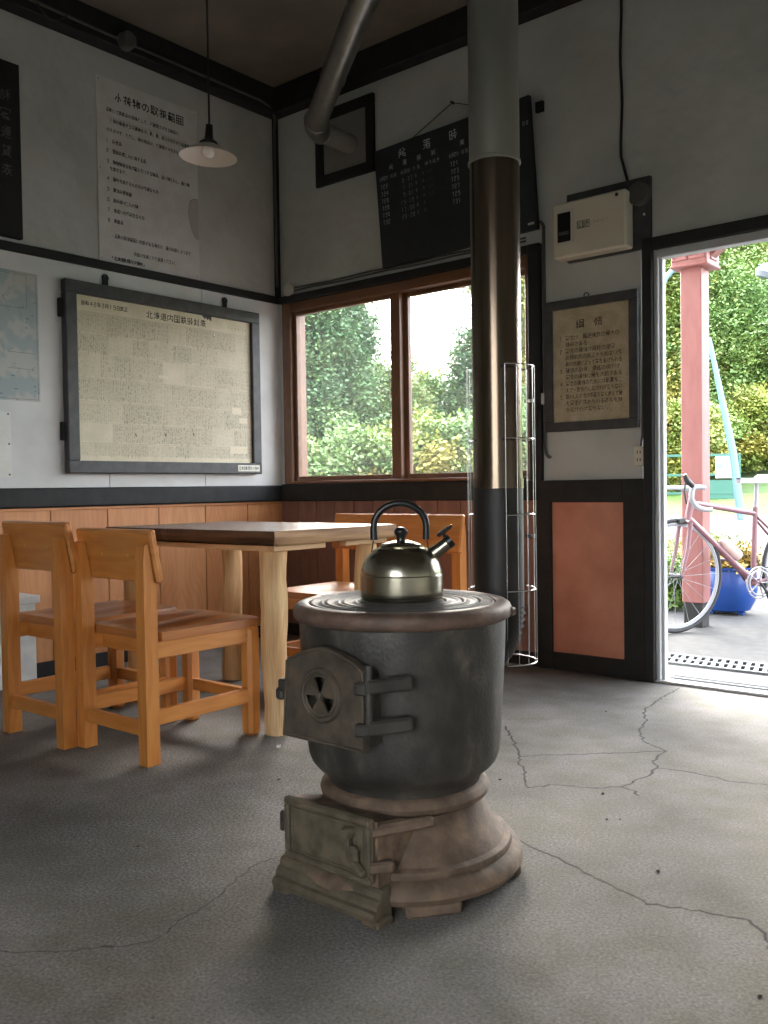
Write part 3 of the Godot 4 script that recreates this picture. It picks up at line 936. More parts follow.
func timetable_image() -> Image:
	var w := 1000
	var h := 700
	var img := paper(w, h, rgb(212, 202, 176), 0.035, 2.0)
	var r := RandomNumberGenerator.new()
	r.seed = 3
	var col := Color(0.42, 0.37, 0.28)
	write(img, "昭和42年3月15日改正", Vector2(46, 22), Vector2(16, 18), 19.0, 2.4, Color(0.3, 0.26, 0.2))
	write(img, "北海道内国鉄時刻表", Vector2(372, 22), Vector2(29, 30), 38.0, 3.2, Color(0.22, 0.19, 0.15))
	write(img, "・・・・・・", Vector2(840, 30), Vector2(12, 14), 22.0, 3.0, Color(0.35, 0.3, 0.24))
	# ruled blocks of small figures
	var y := 66.0
	while y < 650.0:
		var bh := r.randf_range(74, 104)
		bh = minf(bh, 668 - y)
		var x := 14.0
		while x < 985.0:
			var bw := minf(r.randf_range(50, 190), 986 - x)
			var strength := r.randf_range(0.2, 0.58)
			if r.randf() < 0.07: strength = 0.04
			block(img, Rect2(x, y, bw, bh), Color(rgb(178, 170, 148), strength * 0.9))
			var cx := x + 3
			while cx < x + bw - 4:
				var cy := y + r.randf_range(3, 14)
				while cy < y + bh - 4:
					var ln := r.randf_range(2, 9)
					block(img, Rect2(cx, cy, r.randf_range(3, 6), ln * 2.2), Color(col, strength * r.randf_range(0.1, 0.85)))
					cy += ln * 2.2 + r.randf_range(3, 9)
				cx += r.randf_range(7, 11)
			ink(img, Vector2(x, y), Vector2(x, y + bh), 0.8, Color(col, 0.3))
			x += bw
		ink(img, Vector2(14, y), Vector2(986, y), 1.0, Color(col, 0.4))
		y += bh + 4
	for q in [Rect2(860, 420, 60, 34), Rect2(905, 470, 50, 26), Rect2(845, 610, 110, 34), Rect2(430, 300, 50, 14)]: block(img, q, Color(rgb(224, 212, 186), 0.75))
	for k in 26:
		var q := Vector2(r.randf() * w, r.randf() * h)
		ink(img, q, q + Vector2(r.randf_range(-3, 3), r.randf_range(-3, 3)), r.randf_range(1.5, 4), Color(0.3, 0.25, 0.17, r.randf_range(0.25, 0.7)))
	for q in [Vector2(752, 82), Vector2(300, 570), Vector2(460, 565), Vector2(620, 555)]: ink(img, q, q + Vector2(3, 8), 6.0, Color(0.25, 0.22, 0.17, 0.8))
	ink(img, Vector2(757, 80), Vector2(757, 86), 7.0, rgb(236, 232, 220))
	# torn upper edge
	for k in 9: ink(img, Vector2(690 + k * 6, 0), Vector2(690 + k * 6, 2 + (k % 3) * 4 + k), 7.0, Color(0.2, 0.19, 0.18))
	ink(img, Vector2(0, 0), Vector2(10, 0), 18.0, Color(0.2, 0.19, 0.18))
	return img

func charter_image() -> Image:
	var w := 480
	var h := 660
	var img := paper(w, h, rgb(186, 172, 142), 0.08, 4.0)
	var c := Color(0.2, 0.16, 0.12)
	block(img, Rect2(6, 6, w - 12, 2), Color(c, 0.25))
	block(img, Rect2(6, h - 8, w - 12, 2), Color(c, 0.25))
	block(img, Rect2(6, 6, 2, h - 12), Color(c, 0.25))
	block(img, Rect2(w - 8, 6, 2, h - 12), Color(c, 0.25))
	write_char(img, "綱", Vector2(152, 76), Vector2(48, 44), 4.4, c)
	write_char(img, "領", Vector2(266, 76), Vector2(46, 44), 4.4, c)
	var L := [["1", "安全は、輸送業務の最大の"], ["", "使命である"], ["2", "安全の確保は規程の遵守"], ["", "及び執務の厳正から始まり不"], ["", "断の修練によって築きあげられる"], ["3", "確認の励行、連絡の徹底は"], ["", "安全の確保に最も大切である"], ["4", "安全の確保のためには職責をこ"], ["", "えて一致協力しなければならない"], ["5", "疑わしいときは手落ちなく考えて最"], ["", "も安全と認められるみちを採"], ["", "らなければならない。"]]
	for i in L.size():
		var y := 158.0 + i * 37.5
		var n: int = L[i][1].length()
		var step := clampf(350.0 / n, 20.5, 28.0)
		write(img, L[i][0], Vector2(46, y + 2), Vector2(15, 24), 20, 2.6, c)
		write(img, L[i][1], Vector2(84, y), Vector2(step * 0.86, 26), step, 2.5, Color(c, 0.92))
	return img

func board_image() -> Image:
	var w := 1000
	var h := 650
	var img := paper(w, h, rgb(34, 40, 44), 0.12, 6.0)
	var c := Color(0.78, 0.80, 0.80)
	var d := Color(c, 0.75)
	var title := "発着時刻表"
	for i in 5: write_char(img, title[i], Vector2(172 + i * 172, 34), Vector2(46, 46), 4.2, c)
	for half in 2:
		var ox := 26 + half * 480
		var sub := "発車時刻" if half == 0 else "到着時刻"
		for i in 4: write_char(img, sub[i], Vector2(ox + 74 + i * 98, 100), Vector2(25, 27), 2.4, c)
		write(img, "列車番号", Vector2(ox, 152), Vector2(14, 22), 16, 1.8, d)
		write(img, "行先", Vector2(ox + 76, 152), Vector2(18, 22), 26, 1.8, d)
		write(img, "発車時", Vector2(ox + 150, 152), Vector2(18, 22), 24, 1.8, d)
		write(img, "方面", Vector2(ox + 236, 152), Vector2(16, 20), 32, 1.8, d)
		write(img, "記号備考", Vector2(ox + 320, 148), Vector2(18, 20), 26, 1.8, d)
		var times := ["6・07", "7・31", "9・01", "15・19", "17・50", "20・28"]
		for i in 6:
			var y := 194 + i * 39
			write(img, str(722 + i * 2 - half), Vector2(ox + 2, y), Vector2(15, 24), 19, 2.3, c)
			if half == 1: continue
			var t: String = times[i]
			write(img, t, Vector2(ox + 234 - t.length() * 19, y), Vector2(15, 24), 19, 2.2, d)
			write(img, "上" if i % 2 == 0 else "下", Vector2(ox + 246, y), Vector2(13, 18), 19, 1.6, Color(c, 0.6))
			write(img, "大", Vector2(ox + 294, y), Vector2(13, 18), 19, 1.6, Color(c, 0.6))
			if i < 4: write(img, "各駅", Vector2(ox + 330, y), Vector2(16, 20), 20, 1.6, Color(0.3, 0.36, 0.44, 0.6))
	write(img, "00", Vector2(956, 118), Vector2(14, 20), 20, 2.4, c)
	block(img, Rect2(950, 612, 36, 12), Color(0.75, 0.75, 0.73))
	return img

func fare_image() -> Image:
	var img := paper(520, 500, rgb(28, 28, 28), 0.1, 8.0)
	write(img, "旅客運賃表", Vector2(462, 82), Vector2(28, 31), 53.0, 2.2, Color(0.42, 0.42, 0.41), true)
	return img

func map_image() -> Image:
	var w := 420
	var h := 320
	var img := Image.create(w, h, false, Image.FORMAT_RGB8)
	for y in h:
		for x in w:
			var n := nz.get_noise_2d(x * 0.009 + 40.0, y * 0.012) + 0.45 * nz.get_noise_2d(x * 0.04, y * 0.04)
			var sea := rgb(166, 180, 183)
			var land := rgb(190, 193, 189)
			img.set_pixel(x, y, sea.lerp(land, clampf(0.5 + n * 2.2, 0.0, 1.0)))
	var r := RandomNumberGenerator.new()
	r.seed = 2
	for k in 40:
		var q := Vector2(r.randf() * w, r.randf() * h)
		for s in 9:
			var e := q + Vector2(r.randf_range(-14, 14), r.randf_range(-14, 14))
			ink(img, q, e, 0.9, Color(0.42, 0.5, 0.53, 0.5))
			q = e
	for k in 60:
		var q := Vector2(r.randf() * w, r.randf() * h)
		block(img, Rect2(q, Vector2(r.randf_range(3, 9), 2)), Color(0.3, 0.35, 0.38, 0.6))
	for e in [Rect2(260, 8, 130, 1), Rect2(260, 90, 130, 1), Rect2(390, 8, 1, 82), Rect2(340, 200, 70, 1), Rect2(340, 240, 70, 1), Rect2(4, 4, w - 8, 1), Rect2(4, h - 5, w - 8, 1), Rect2(w - 5, 4, 1, h - 8)]:
		block(img, e, Color(0.35, 0.42, 0.46, 0.7))
	return img

func frame_ring(st: SurfaceTool, c: Vector3, u: Vector3, v: Vector3, n: Vector3, w: float, h: float, b: float, t: float) -> void:
	var bs := Basis(u, v, n)
	bx(st, c + v * (h * 0.5 - b * 0.5), Vector3(w, b, t), 0.004, bs)
	bx(st, c - v * (h * 0.5 - b * 0.5), Vector3(w, b, t), 0.004, bs)
	bx(st, c + u * (w * 0.5 - b * 0.5), Vector3(b, h - 2 * b, t), 0.004, bs)
	bx(st, c - u * (w * 0.5 - b * 0.5), Vector3(b, h - 2 * b, t), 0.004, bs)

func build_left_wall_fittings() -> void:
	var U := Vector3(0, 0, -1)
	var V := Vector3.UP
	var N := Vector3(1, 0, 0)
	# fare board
	var t := thing("fare_board", "black fare board with white vertical characters hung above the rail", "sign", Vector3(0.014, 2.063, 2.085))
	var st := new_st()
	sheet(st, Vector3(0, 0, 0.41), U * 0.83, V * 0.80, 0.03)
	obj("board_face", st, print_mat(fare_image(), 0.6), t)
	# white notice
	st = new_st()
	sheet(st, Vector3(0.001, 2.05, 1.235), U * 0.632, V * 0.93, 0.0015, 6, 8, 0.006, 3.0)
	tag(obj("notice_poster", st, print_mat(notice_image(), 0.7)), "large white parcel notice with black lines of text and torn edge", "poster")
	# map and letter
	st = new_st()
	sheet(st, Vector3(0.007, 1.315, 2.40), U * 0.82, V * 0.605, 0.0012, 6, 4, 0.004, 5.0)
	tag(obj("wall_map", st, print_mat(map_image(), 0.65)), "pale blue printed map pinned beside the framed timetable", "map")
	var img := paper(240, 180, rgb(228, 228, 224), 0.02, 9.0)
	for i in 9: write(img, "お知らせ駅の利用時間・運行", Vector2(14 - (i * 37) % 60, 14 + i * 18), Vector2(9, 11), 14.5, 1.0, Color(INK, 0.3))
	for q in [Vector2(233, 6), Vector2(233, 88), Vector2(233, 172)]: ink(img, q, q, 5.0, Color(0.25, 0.22, 0.2))
	st = new_st()
	sheet(st, Vector3(0.007, 0.955, 2.14), U * 0.41, V * 0.305, 0.0012, 5, 3, 0.006, 7.0)
	tag(obj("paper_notice", st, print_mat(img, 0.7)), "small white sheet pinned below the pale blue map", "notice")
	# framed railway timetable
	t = thing("framed_timetable", "large dark framed yellowed timetable sheet on white panel wall", "noticeboard", Vector3(0, 0.975, 0.83))
	st = new_st()
	frame_ring(st, Vector3(0.029, 0.472, 0), U, V, N, 1.258, 0.944, 0.062, 0.046)
	obj("frame", st, M.grey_frame, t)
	st = new_st()
	sheet(st, Vector3(0.006, 0.05, 0.585), U * 1.17, V * 0.83, 0.026)
	obj("timetable_sheet", st, print_mat(timetable_image(), 0.6), t)
	for z in [0.38, -0.40]:
		st = new_st()
		bb(st, Vector3(0.007, 0.935, z - 0.016), Vector3(0.014, 1.0, z + 0.016), 0.002)
		tube(st, circle_pts(Vector3(0.012, 0.99, z), Vector3(0, 1, 0), Vector3(0, 0, 1), 0.016, 12), 0.004, 6, false, true)
		obj("hanger", st, M.black_wood, t)
	for y in [0.76, 0.16]:
		st = new_st()
		bb(st, Vector3(0.007, y, 0.63), Vector3(0.03, y + 0.09, 0.65), 0.003)
		obj("hinge", st, M.black_wood, t)
	img = Image.create(180, 40, false, Image.FORMAT_RGB8)
	img.fill(rgb(212, 208, 194))
	write(img, "北海道駅構内で使用", Vector2(8, 8), Vector2(15, 23), 18.5, 2.0, Color(INK, 0.9))
	st = new_st()
	sheet(st, Vector3(0.052, 0.014, -0.44), U * 0.165, V * 0.036, 0.002)
	obj("name_plate", st, print_mat(img, 0.5), t, "small pale lettered plate")
	# conduit along the beam with junction box, and the drop in the corner
	t = thing("beam_conduit", "thin grey conduit with round junction box along the black beam", "conduit", Vector3(0.09, 3.15, 1.12))
	st = new_st()
	var pts := [Vector3(0.008, 0.02, 1.2), Vector3(0.008, 0.0, 0.0), Vector3(0.008, -0.005, -0.9)]
	pts.append_array(bez(Vector3(0.008, -0.01, -0.95), Vector3(-0.02, -0.01, -1.075), Vector3(-0.045, -0.12, -1.07), 6))
	pts.append(Vector3(-0.047, -1.05, -1.072))
	tube(st, pts, 0.008, 8)
	obj("conduit", st, M.conduit, t)
	st = new_st()
	lathe(st, Transform3D(Basis(Vector3(0, 1, 0), Vector3(1, 0, 0), Vector3(0, 0, -1)), Vector3(0, 0, 0)), [Vector2(0, 0.055), Vector2(0.035, 0.055), Vector2(0.042, 0.045), Vector2(0.045, 0.0)], 16)
	obj("junction_box", st, M.conduit, t)
	st = new_st()
	var loop := bez(Vector3(0.016, 0.0, 0.48), Vector3(0.03, -0.1, 0.42), Vector3(0.016, 0.0, 0.33), 10)
	tube(st, loop, 0.005, 6)
	obj("slack_loop", st, M.dark_cable, t)

func build_back_wall_fittings() -> void:
	var U := Vector3(1, 0, 0)
	var V := Vector3.UP
	var N := Vector3(0, 0, 1)
	# departure board hung slightly crooked and leaning forward
	var t := thing("departure_board", "dark blackboard of hand written train times hung behind the flue", "blackboard", Vector3(1.349, 2.09, 0.03))
	t.rotation = Vector3(deg_to_rad(3.2), 0, deg_to_rad(1.75))
	var st := new_st()
	sheet(st, Vector3(-0.481, 0, -0.012), U * 0.962, V * 0.625, 0.026)
	obj("board_face", st, print_mat(board_image(), 0.65), t)
	st = new_st()
	for p in [[Vector3(-0.25, 0.62, 0.0), Vector3(0.0, 0.755, -0.055)], [Vector3(0.0, 0.755, -0.055), Vector3(0.3, 0.62, 0.0)]]: tube(st, p, 0.0022, 6)
	obj("hanging_wire", st, M.dark_cable, t)
	st = new_st()
	tube(st, [Vector3(0.0, 0.755, -0.07), Vector3(0.0, 0.757, -0.045)], 0.006, 8)
	obj("nail", st, M.dark_cable, t)
	st = new_st()
	bb(st, Vector3(1.81, 2.662, 0.0), Vector3(1.852, 2.712, 0.02), 0.003)
	tag(obj("wood_block", st, M.black_wood), "small dark wooden block on the wall beside the blackboard", "block")
	# flue outlet plate
	t = thing("flue_outlet", "square grey flue plate in a black frame near the ceiling", "vent plate", Vector3(0.575, 2.835, 0))
	st = new_st()
	frame_ring(st, Vector3(0, 0.005, 0.012), U, V, N, 0.445, 0.425, 0.058, 0.024)
	obj("frame", st, M.black_wood, t)
	st = new_st()
	bb(st, Vector3(-0.17, -0.155, 0.0), Vector3(0.17, 0.165, 0.008), 0.001)
	obj("plate", st, M.plate_grey, t)
	# meter box
	t = thing("breaker_box", "cream breaker box with black switch window on dark backing board", "breaker box", Vector3(2.13, 1.92, 0))
	st = new_st()
	bb(st, Vector3(-0.155, 0.0, 0.0), Vector3(0.255, 0.315, 0.022), 0.003)
	obj("backing_board", st, M.grey_frame, t)
	st = new_st()
	bb(st, Vector3(-0.185, 0.006, 0.022), Vector3(0.176, 0.258, 0.1), 0.008)
	var body := obj("case", st, M.ivory, t)
	st = new_st()
	bb(st, Vector3(-0.166, 0.068, 0.099), Vector3(-0.078, 0.222, 0.104), 0.002)
	obj("switch_plate", st, M.porcelain, body)
	st = new_st()
	bb(st, Vector3(-0.158, 0.077, 0.103), Vector3(-0.091, 0.21, 0.107), 0.002)
	var sw := obj("switch_window", st, M.black_plastic, body)
	sw.name = "switch_window"
	st = new_st()
	bb(st, Vector3(-0.148, 0.108, 0.106), Vector3(-0.1, 0.122, 0.115), 0.002)
	obj("switch_lever", st, M.conduit, body)
	var img := Image.create(320, 90, false, Image.FORMAT_RGB8)
	img.fill(rgb(214, 208, 190))
	block(img, Rect2(6, 12, 122, 66), rgb(70, 68, 62))
	block(img, Rect2(12, 18, 110, 54), rgb(196, 190, 172))
	write(img, "LOP", Vector2(20, 24), Vector2(28, 42), 34, 7.0, rgb(52, 50, 46))
	write(img, "COMPACT", Vector2(138, 30), Vector2(18, 28), 24, 2.0, rgb(138, 132, 118))
	st = new_st()
	sheet(st, Vector3(-0.064, 0.118, 0.0995), U * 0.165, V * 0.046, 0.001)
	obj("maker_plate", st, print_mat(img, 0.45), body)
	st = new_st()
	lathe(st, Transform3D(Basis(Vector3(1, 0, 0), Vector3(0, 0, 1), Vector3(0, -1, 0)), Vector3(0.134, 0.238, 0.1)), [Vector2(0.008, 0), Vector2(0.008, 0.003), Vector2(0, 0.004)], 12)
	obj("screw", st, M.dark_cable, body)
	st = new_st()
	lathe(st, Transform3D(Basis(Vector3(1, 0, 0), Vector3(0, 0, 1), Vector3(0, -1, 0)), Vector3(0.211, 0.238, 0.022)), [Vector2(0.05, 0), Vector2(0.05, 0.035), Vector2(0.044, 0.042), Vector2(0.036, 0.04), Vector2(0.034, 0.036), Vector2(0, 0.036)], 28)
	obj("round_fitting", st, M.conduit, t)
	st = new_st()
	lathe(st, Transform3D(Basis(Vector3(1, 0, 0), Vector3(0, 0, 1), Vector3(0, -1, 0)), Vector3(0.226, 0.15, 0.022)), [Vector2(0.006, 0), Vector2(0.005, 0.004), Vector2(0, 0.005)], 10)
	obj("stud", st, M.porcelain, t)
	# cable down to it
	st = new_st()
	var pts := []
	for i in 16:
		var y := lerpf(3.11, 2.235, i / 15.0)
		pts.append(Vector3(2.247 + 0.004 * sin(i * 0.9) + 0.012 * maxf(0, i - 13) , y, 0.011))
	tube(st, pts, 0.0065, 8)
	tag(obj("supply_cable", st, M.dark_cable), "dark cable running down the wall to the breaker box", "cable")
	# framed charter
	t = thing("framed_charter", "dark framed yellowed safety charter between window and entrance", "framed notice", Vector3(2.085, 1.135, 0))
	st = new_st()
	frame_ring(st, Vector3(0, 0.308, 0.014), U, V, N, 0.474, 0.616, 0.043, 0.028)
	obj("frame", st, M.grey_frame, t)
	st = new_st()
	sheet(st, Vector3(-0.196, 0.04, 0.0), U * 0.392, V * 0.536, 0.012)
	obj("charter_sheet", st, print_mat(charter_image(), 0.55), t)
	st = new_st()
	tube(st, circle_pts(Vector3(-0.02, 0.625, 0.008), U, V, 0.012, 10), 0.003, 6, false, true)
	obj("hook", st, M.conduit, t)
	# socket and its wire
	t = thing("wall_socket", "cream wall socket beside the black entrance post", "socket", Vector3(2.318, 0.962, 0))
	st = new_st()
	bb(st, Vector3(-0.025, 0.0, 0.0), Vector3(0.025, 0.088, 0.012), 0.004)
	obj("plate", st, M.ivory, t)
	for y in [0.028, 0.062]:
		for x in [-0.007, 0.007]:
			st = new_st()
			bb(st, Vector3(x - 0.002, y - 0.006, 0.0115), Vector3(x + 0.002, y + 0.006, 0.0128), 0.0)
			obj("slot", st, M.dark_cable, t)
	st = new_st()
	tube(st, [Vector3(2.325, 1.05, 0.006), Vector3(2.333, 1.1, 0.006), Vector3(2.34, 1.5, 0.006), Vector3(2.34, 1.92, 0.006)], 0.005, 8)
	tag(obj("socket_cable", st, M.conduit), "thin grey cable rising from the wall socket along the post", "cable")
	# conduit right of the window
	t = thing("wall_conduit", "grey conduit with small white clip beside the window post", "conduit", Vector3(1.845, 1.02, 0.0))
	st = new_st()
	pts = [Vector3(0.0, 1.1, 0.01), Vector3(0.0, 0.4, 0.01), Vector3(0.0, 0.1, 0.01)]
	pts.append_array(bez(Vector3(0.0, 0.06, 0.01), Vector3(0.0, 0.0, 0.012), Vector3(0.035, -0.005, 0.03), 6))
	tube(st, pts, 0.0085, 8)
	tube(st, bez(Vector3(0.0, 1.1, 0.01), Vector3(-0.005, 1.125, 0.01), Vector3(-0.05, 1.13, 0.01), 5), 0.0085, 8)
	obj("conduit", st, M.conduit, t)
	st = new_st()
	bb(st, Vector3(-0.018, 0.25, 0.0), Vector3(0.018, 0.305, 0.024), 0.004)
	obj("clip_box", st, M.porcelain, t)
	# porcelain insulator and cables over the window
	t = thing("cable_insulator", "round white porcelain insulator in the corner above the window", "insulator", Vector3(0.12, 2.075, 0))
	st = new_st()
	lathe(st, Transform3D(Basis(Vector3(1, 0, 0), Vector3(0, 0, 1), Vector3(0, -1, 0)), Vector3.ZERO), [Vector2(0.022, 0), Vector2(0.024, 0.01), Vector2(0.038, 0.014), Vector2(0.042, 0.024), Vector2(0.036, 0.036), Vector2(0.014, 0.04), Vector2(0, 0.04)], 24)
	obj("knob", st, M.porcelain, t)
	t = thing("window_cables", "pair of thin grey cables running above the window", "cable", Vector3(0.15, 2.06, 0))
	for k in 2:
		st = new_st()
		pts = []
		for i in 12: pts.append(Vector3(i * 0.145, 0.008 + 0.014 * k + 0.003 * sin(i * 1.7 + k), 0.008))
		tube(st, pts, 0.005, 6)
		obj("wire", st, M.conduit, t)

# ---------------------------------------------------------------- stove, flue and kettle
const STOVE := Vector3(2.7425, 0, 2.241)

func build_stove() -> void:
	var t := thing("cast_iron_stove", "old pot bellied cast iron stove with round vented fire door", "stove", STOVE)
	var id := Transform3D.IDENTITY
	var st := new_st()
	# flared foot ring
	lathe(st, id, [Vector2(0.0, 0.03), Vector2(0.235, 0.03), Vector2(0.252, 0.022), Vector2(0.262, 0.026), Vector2(0.270, 0.040), Vector2(0.268, 0.052), Vector2(0.262, 0.062), Vector2(0.252, 0.069), Vector2(0.244, 0.072), Vector2(0.245, 0.079), Vector2(0.242, 0.086), Vector2(0.235, 0.089), Vector2(0.228, 0.090), Vector2(0.214, 0.106), Vector2(0.197, 0.130), Vector2(0.183, 0.155), Vector2(0.175, 0.170), Vector2(0.172, 0.182)], 64)
	obj("base", st, M.iron_base, t, "dusty rust brown flared base")
	st = new_st()
	lathe(st, id, [Vector2(0.165, 0.176), Vector2(0.182, 0.180), Vector2(0.192, 0.188), Vector2(0.195, 0.199), Vector2(0.191, 0.209), Vector2(0.181, 0.216), Vector2(0.165, 0.218)], 64)
	obj("base_ring", st, M.iron_base, t)
	for a in [38.0, 142.0, 218.0, 322.0]:
		st = new_st()
		var ang := deg_to_rad(a)
		var c := Vector3(cos(ang), 0, sin(ang))
		bx(st, c * 0.235 + Vector3.UP * 0.0145, Vector3(0.05, 0.029, 0.12), 0.006, Basis(c, Vector3.UP, c.cross(Vector3.UP)))
		obj("foot", st, M.iron_base, t)
	# belly
	st = new_st()
	lathe(st, id, [Vector2(0.174, 0.212), Vector2(0.176, 0.222), Vector2(0.181, 0.233), Vector2(0.191, 0.243), Vector2(0.203, 0.253), Vector2(0.213, 0.265), Vector2(0.2195, 0.282), Vector2(0.223, 0.31), Vector2(0.228, 0.40), Vector2(0.233, 0.48), Vector2(0.236, 0.55), Vector2(0.237, 0.592)], 72)
	obj("belly", st, M.iron, t)
	st = new_st()
	lathe(st, id, [Vector2(0.225, 0.585), Vector2(0.240, 0.584), Vector2(0.247, 0.588), Vector2(0.2508, 0.596), Vector2(0.2508, 0.607), Vector2(0.247, 0.615), Vector2(0.238, 0.621), Vector2(0.222, 0.623), Vector2(0.215, 0.620), Vector2(0.213, 0.612)], 72)
	obj("rim", st, M.iron_rim, t, "rounded rust brown rim")
	st = new_st()
	bx(st, Vector3(0.246, 0.6, 0.05).rotated(Vector3.UP, deg_to_rad(38)), Vector3(0.018, 0.018, 0.02), 0.004)
	obj("rim_lug", st, M.iron_rim, t)
	# concentric cooking rings
	var rr := [0.2135, 0.178, 0.140, 0.100]
	for i in 3:
		st = new_st()
		var o: float = rr[i] - 0.0015
		var n: float = rr[i + 1] + 0.0015
		lathe(st, id, [Vector2(n, 0.600), Vector2(n, 0.618), Vector2(n + 0.003, 0.621), Vector2(n + 0.008, 0.621), Vector2(n + 0.011, 0.6175), Vector2(o - 0.010, 0.6175), Vector2(o - 0.007, 0.621), Vector2(o - 0.003, 0.621), Vector2(o, 0.618), Vector2(o, 0.600)], 64, 50.0)
		obj("cooking_ring", st, M.iron_top, t)
	st = new_st()
	lathe(st, id, [Vector2(0.2145, 0.598), Vector2(0.0, 0.598)], 32)
	obj("ring_seat", st, M.iron_top, t)
	st = new_st()
	lathe(st, id, [Vector2(0.0985, 0.6), Vector2(0.0985, 0.618), Vector2(0.095, 0.621), Vector2(0.0, 0.621)], 48, 50.0)
	obj("centre_lid", st, M.iron_top, t)
	# fire door frame: arched box standing out of the belly towards +z
	var arch := func(hw: float, y0: float, y1: float, rise: float) -> Array:
		var o := [Vector2(-hw * 1.13, y0), Vector2(hw, y0), Vector2(hw, y1)]
		for i in range(1, 14):
			var a := float(i) / 14.0
			o.append(Vector2(lerpf(hw, -hw, a), y1 + rise * sin(a * PI)))
		o.append(Vector2(-hw, y1))
		return o
	# both the frame and the door are pierced by the round vent, which opens onto the belly behind
	var pierced := func(outer: Array, c: Vector2, rad: float) -> Array:
		var o := outer.duplicate()
		o.append(outer[0])
		for i in 29:
			var a := -PI * 0.75 - TAU * i / 28.0
			o.append(c + Vector2(cos(a), sin(a)) * rad)
		return o
	st = new_st()
	prism(st, Transform3D(Basis.IDENTITY, Vector3(0, 0, 0.165)), pierced.call(arch.call(0.104, 0.352, 0.505, 0.036), Vector2(-0.008, 0.448), 0.046), 0.082)
	obj("door_frame", st, M.iron, t)
	st = new_st()
	prism(st, Transform3D(Basis.IDENTITY, Vector3(0, 0, 0.249)), pierced.call(arch.call(0.112, 0.345, 0.512, 0.038), Vector2(-0.008, 0.448), 0.046), 0.014)
	var door := obj("fire_door", st, M.iron_door, t, "arched rusty door with round vent")
	st = new_st()
	var edge := []
	for q in arch.call(0.108, 0.349, 0.510, 0.036): edge.append(Vector3(q.x, q.y, 0.264))
	tube(st, edge, 0.0042, 6, false, true)
	obj("raised_edge", st, M.iron_door, door)
	var vc := Vector3(-0.008, 0.448, 0.263)
	var face := Basis(Vector3(1, 0, 0), Vector3(0, 0, 1), Vector3(0, -1, 0))
	st = new_st()
	lathe(st, Transform3D(face, vc), [Vector2(0.047, 0.0), Vector2(0.047, 0.006), Vector2(0.050, 0.009), Vector2(0.054, 0.009), Vector2(0.058, 0.005), Vector2(0.059, 0.0)], 40)
	obj("vent_ring", st, M.iron_door, door)
	st = new_st()
	for k in 3:
		var a0 := deg_to_rad(-60.0 + 120.0 * k)    # solid blades at right-up, left-up and below
		var mid := deg_to_rad(30.0 + 120.0 * k)
		a0 = mid - deg_to_rad(34)
		var poly := [Vector2.ZERO]
		for i in 7:
			var a := a0 + deg_to_rad(68.0) * i / 6.0
			poly.append(Vector2(cos(a), sin(a)) * 0.0405)
		prism(st, Transform3D(Basis.IDENTITY, vc + Vector3(0, 0, 0.0015)), poly, 0.005)
	var rim_poly := circle_pts(vc + Vector3(0, 0, 0.004), Vector3.RIGHT, Vector3.UP, 0.043, 36)
	tube(st, rim_poly, 0.0042, 6, false, true)
	obj("vent_disc", st, M.iron_door, door)
	st = new_st()
	lathe(st, Transform3D(face, vc), [Vector2(0.008, 0.002), Vector2(0.008, 0.010), Vector2(0.005, 0.013), Vector2(0.0, 0.0135)], 14)
	obj("vent_pivot", st, M.iron_door, door)
	# latch on the left
	st = new_st()
	bx(st, Vector3(-0.126, 0.452, 0.255), Vector3(0.03, 0.03, 0.02), 0.004)
	bx(st, Vector3(-0.137, 0.434, 0.258), Vector3(0.022, 0.026, 0.018), 0.005)
	obj("latch", st, M.iron, door)
	# hinges on the right, wrapping back onto the belly
	for y in [0.482, 0.398]:
		st = new_st()
		bar(st, Vector3(0.092, y - 0.005, 0.268), Vector3(0.125, y - 0.005, 0.262), 0.022, 0.026, 0.004)
		bar(st, Vector3(0.120, y, 0.268), Vector3(0.176, y + 0.004, 0.190), 0.024, 0.03, 0.005)
		obj("hinge", st, M.iron, door)
	st = new_st()
	tube(st, [Vector3(0.122, 0.385, 0.262), Vector3(0.122, 0.525, 0.262)], 0.009, 10)
	obj("hinge_pin", st, M.iron, door)
	# ash door and its apron
	st = new_st()
	var zy := Transform3D(Basis(Vector3(0, 0, 1), Vector3(0, 1, 0), Vector3(-1, 0, 0)), Vector3(0.128, 0, 0))
	prism(st, zy, [Vector2(0.10, 0.03), Vector2(0.248, 0.03), Vector2(0.248, 0.205), Vector2(0.19, 0.196), Vector2(0.10, 0.17)], 0.256)
	obj("ash_box", st, M.iron_base, t)
	st = new_st()
	var prof := [Vector2(0.225, 0.012), Vector2(0.279, 0.010), Vector2(0.283, 0.022), Vector2(0.278, 0.030), Vector2(0.270, 0.033), Vector2(0.270, 0.042), Vector2(0.264, 0.050), Vector2(0.258, 0.053), Vector2(0.256, 0.064), Vector2(0.250, 0.070), Vector2(0.225, 0.072)]
	zy.origin = Vector3(0.142, 0, 0)
	prism(st, zy, prof, 0.292)
	obj("ash_apron", st, M.iron_ash, t)
	for s in [-1.0, 1.0]:
		st = new_st()
		bx(st, Vector3(0.13 * s, 0.008, 0.255), Vector3(0.045, 0.016, 0.05), 0.004)
		obj("foot", st, M.iron_ash, t)
	st = new_st()
	bx(st, Vector3(0, 0.146, 0.256), Vector3(0.246, 0.134, 0.014), 0.004)
	var ash := obj("ash_door", st, M.iron_ash, t, "rectangular lower door with moulded border")
	st = new_st()
	frame_ring(st, Vector3(0, 0.146, 0.266), Vector3.RIGHT, Vector3.UP, Vector3(0, 0, 1), 0.246, 0.134, 0.015, 0.010)
	obj("raised_edge", st, M.iron_ash, ash)
	st = new_st()
